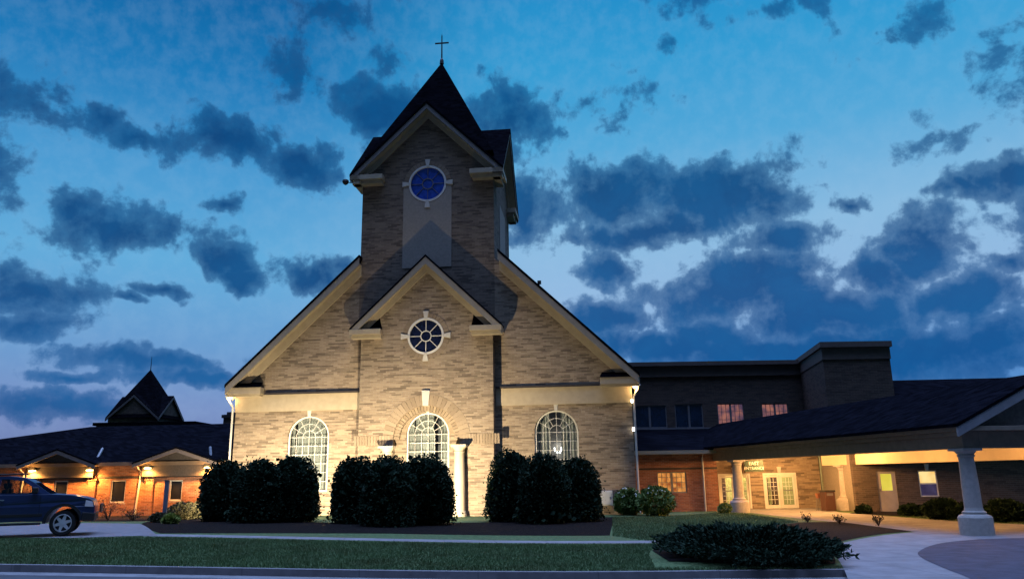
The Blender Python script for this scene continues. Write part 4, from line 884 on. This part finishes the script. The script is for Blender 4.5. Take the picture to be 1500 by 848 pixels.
# ---------------------------------------------------------------- parked vehicle
def car():
    wx, wy = G(94, 783); wz = terr(wx, wy)
    t = empty('parked_pickup', (wx, wy, wz+.012), math.radians(24), 'dark blue four door pickup truck parked at the left edge, nose to the right', 'truck')
    t.scale = (.94, .94, 1.0)
    PB = mat('blue_car_paint', (.012,.024,.075), .28, .1, 2, spec=.7); PL = mat('black_plastic', (.018,.018,.02), .6, .1, 5); TY = mat('tyre_rubber', (.015,.015,.016), .85, .1, 9); RM = mat('alloy', (.62,.63,.66), .45, .05, 3, metal=.3)
    CH_ = mat('chrome', (.7,.7,.7), .15, 0, 1, metal=1); HL = mat('headlight_glass', (.7,.66,.68), .12, .05, 3, spec=.9)
    R = .385; wb = -3.4; w2 = .98
    def archp(c, r, z, n=12): return [(c+r*math.cos(math.pi*k/n), z+r*math.sin(math.pi*k/n)) for k in range(n+1)]
    # wheel centre z=R; outline clockwise from front low
    low = [(1.00, .46), (1.03, .62), (1.02, .86), (.93, 1.03), (.78, 1.10), (.2, 1.20), (-.42, 1.25), (-5.0, 1.25), (-5.02, .55), (-4.2, .5)]
    low += [(x, z) for x, z in reversed(archp(wb, .50, R))]+[(-2.8, .46), (-.6, .46)]+[(x, z) for x, z in reversed(archp(0, .50, R))]+[(.56, .44)]
    M = lambda p: (p[0]*(.86 if p[0] > .56 else 1), p[1]*(1-.045*sst(1.05, 1.3, p[2])-.06*sst(.55, 1.05, p[0])), p[2])
    b = MB(M).wall(low, [], -w2, w2).build('body', PB, t, .05)
    # cabin
    cab = [(-.42, 1.24), (-.95, 1.60), (-1.22, 1.74), (-1.7, 1.80), (-2.9, 1.78), (-3.12, 1.70), (-3.28, 1.24)]
    Mc = lambda p: (p[0], p[1]*(.945-.16*sst(1.2, 1.85, p[2])*1.0), p[2])
    fw_ = [(-.80, 1.29), (-1.04, 1.52), (-1.26, 1.66), (-1.70, 1.71), (-1.86, 1.71), (-1.90, 1.29)]; rw_ = [(-1.99, 1.29), (-1.95, 1.71), (-2.82, 1.69), (-3.04, 1.29)]
    for s_ in (-1, 1):
        MB(Mc).wall(cab, [fw_, rw_], s_*w2, s_*(w2-.05)).build('cabin_side', PB, t)
        for nm, pl in (('front_side_window', fw_), ('rear_side_window', rw_)): MB(Mc).face([(x, s_*(w2-.02), z) for x, z in pl]).build(nm, CGLASS, t)
    rf = MB(Mc)
    for (xa, za2), (xb, zb2) in zip(cab[1:-2], cab[2:-1]): rf.face([(xa, -w2+.01, za2), (xb, -w2+.01, zb2), (xb, w2-.01, zb2), (xa, w2-.01, za2)])
    rf.build('roof', PB, t)
    MB(Mc).face([(cab[0][0], -w2+.05, cab[0][1]), (cab[0][0], w2-.05, cab[0][1]), (cab[1][0], w2-.05, cab[1][1]), (cab[1][0], -w2+.05, cab[1][1])]).build('windscreen', CGLASS, t)
    MB(Mc).face([(-3.12, -w2+.05, 1.70), (-3.12, w2-.05, 1.70), (-3.28, w2-.05, 1.24), (-3.28, -w2+.05, 1.24)]).build('rear_window', CGLASS, t)
    for sx_ in (-1.75, -2.75):
        for s_ in (-1, 1): MB().box(sx_-.1, sx_+.04, s_*.45-.25, s_*.45+.25, 1.0, 1.42).box(sx_-.07, sx_, s_*.45-.11, s_*.45+.11, 1.43, 1.6).build('seat', PL, t, .03)
    # bed interior edge
    MB().box(-4.95, -3.4, -.80, .80, 1.251, 1.27).build('bed_cover', PL, t, .01)
    # wheels
    for wxx in (0, wb):
        for s_ in (-1, 1):
            Mw = lambda p, q=wxx, s=s_: (q+p[0], s*(w2-.13)+s*p[2], R+p[1])
            ty = MB(Mw).lathe(0, 0, [(.26, -.13), (.34, -.13), (.375, -.10), (.385, -.04), (.385, .06), (.37, .10), (.34, .125), (.27, .125), (.262, -.12)], 32, False).build('wheel', TY, t, smooth=False)
            rm_ = MB(Mw); rm_.lathe(0, 0, [(.255, .03), (.265, .125), (.245, .131), (.235, .03)], 28, False)
            for k in range(6):
                a = k*math.pi/3+.26; c, s = math.cos(a), math.sin(a)
                q = [(.05, -.055), (.235, -.035), (.235, .035), (.05, .055)]; pts = [(c*u-s*v_, s*u+c*v_) for u, v_ in q]
                A = [rm_.pt((x, y, .115)) for x, y in pts]; B = [rm_.pt((x, y, .07)) for x, y in pts]; rm_.f.append(A); rm_.f.append(B[::-1])
                for i in range(4): rm_.f.append([A[i], A[(i+1) % 4], B[(i+1) % 4], B[i]])
            rm_.lathe(0, 0, [(.075, .07), (.07, .125), (.03, .13)], 16); r_ = rm_.build('rim', RM, ty)
            MB(Mw).lathe(0, 0, [(.235, .0), (.235, .035)], 24).build('brake_disc', PL, ty)
    MB(M).wall([(.50, .44), (1.04, .42), (1.06, .66), (.62, .70)], [], -w2-.008, w2+.008).build('front_bumper', PL, t, .03)
    for s_ in (-1, 1):
        h = MB(M); h.wall([(.68, .86), (.985, .84), (.93, 1.0), (.70, 1.05)], [], s_*(w2-.02) if s_ > 0 else -w2-.012, s_*(w2)+.012 if s_ > 0 else -w2+.02); h.build('headlight', HL, t, .01)
    MB().box(1.0, 1.05, -.55, .55, .66, .92).build('grille', PL, t, .02)
    # arch flares, door seams, sill step, handles, mirror
    for c in (0, wb):
        f = MB(M)
        f.wall([(c+.58*math.cos(math.pi*k/14), R+.58*math.sin(math.pi*k/14)) for k in range(15)]+[(c+.49*math.cos(math.pi*k/14), R+.49*math.sin(math.pi*k/14)) for k in range(14, -1, -1)], [], -w2-.035, -w2+.03)
        f.build('arch_flare', PL, t)
    sm = MB()
    for x in (-.70, -1.94, -3.10): sm.box(x-.006, x+.006, -w2-.002, -w2+.01, .58, 1.2)
    sm.build('door_seam', PL, t); MB().box(-2.85, -.62, -w2-.07, -w2+.1, .36, .43).build('side_step', PL, t, .02); MB(M).box(-3.0, -.6, -w2-.012, -w2+.01, .60, .68).build('side_moulding', PL, t, .004)
    for x in (-1.78, -2.95): MB().box(x-.09, x+.09, -w2-.035, -w2-.004, 1.08, 1.115).build('door_handle', CH_, t, .01)
    MB().box(-.95, -.78, -w2-.17, -w2+.02, 1.28, 1.46).build('wing_mirror', PL, t, .03)
    MB().tube([(-1.3, -.6, 1.86), (-2.8, -.6, 1.84)], .018).tube([(-1.3, .6, 1.86), (-2.8, .6, 1.84)], .018).build('roof_rail', PL, t)
car()
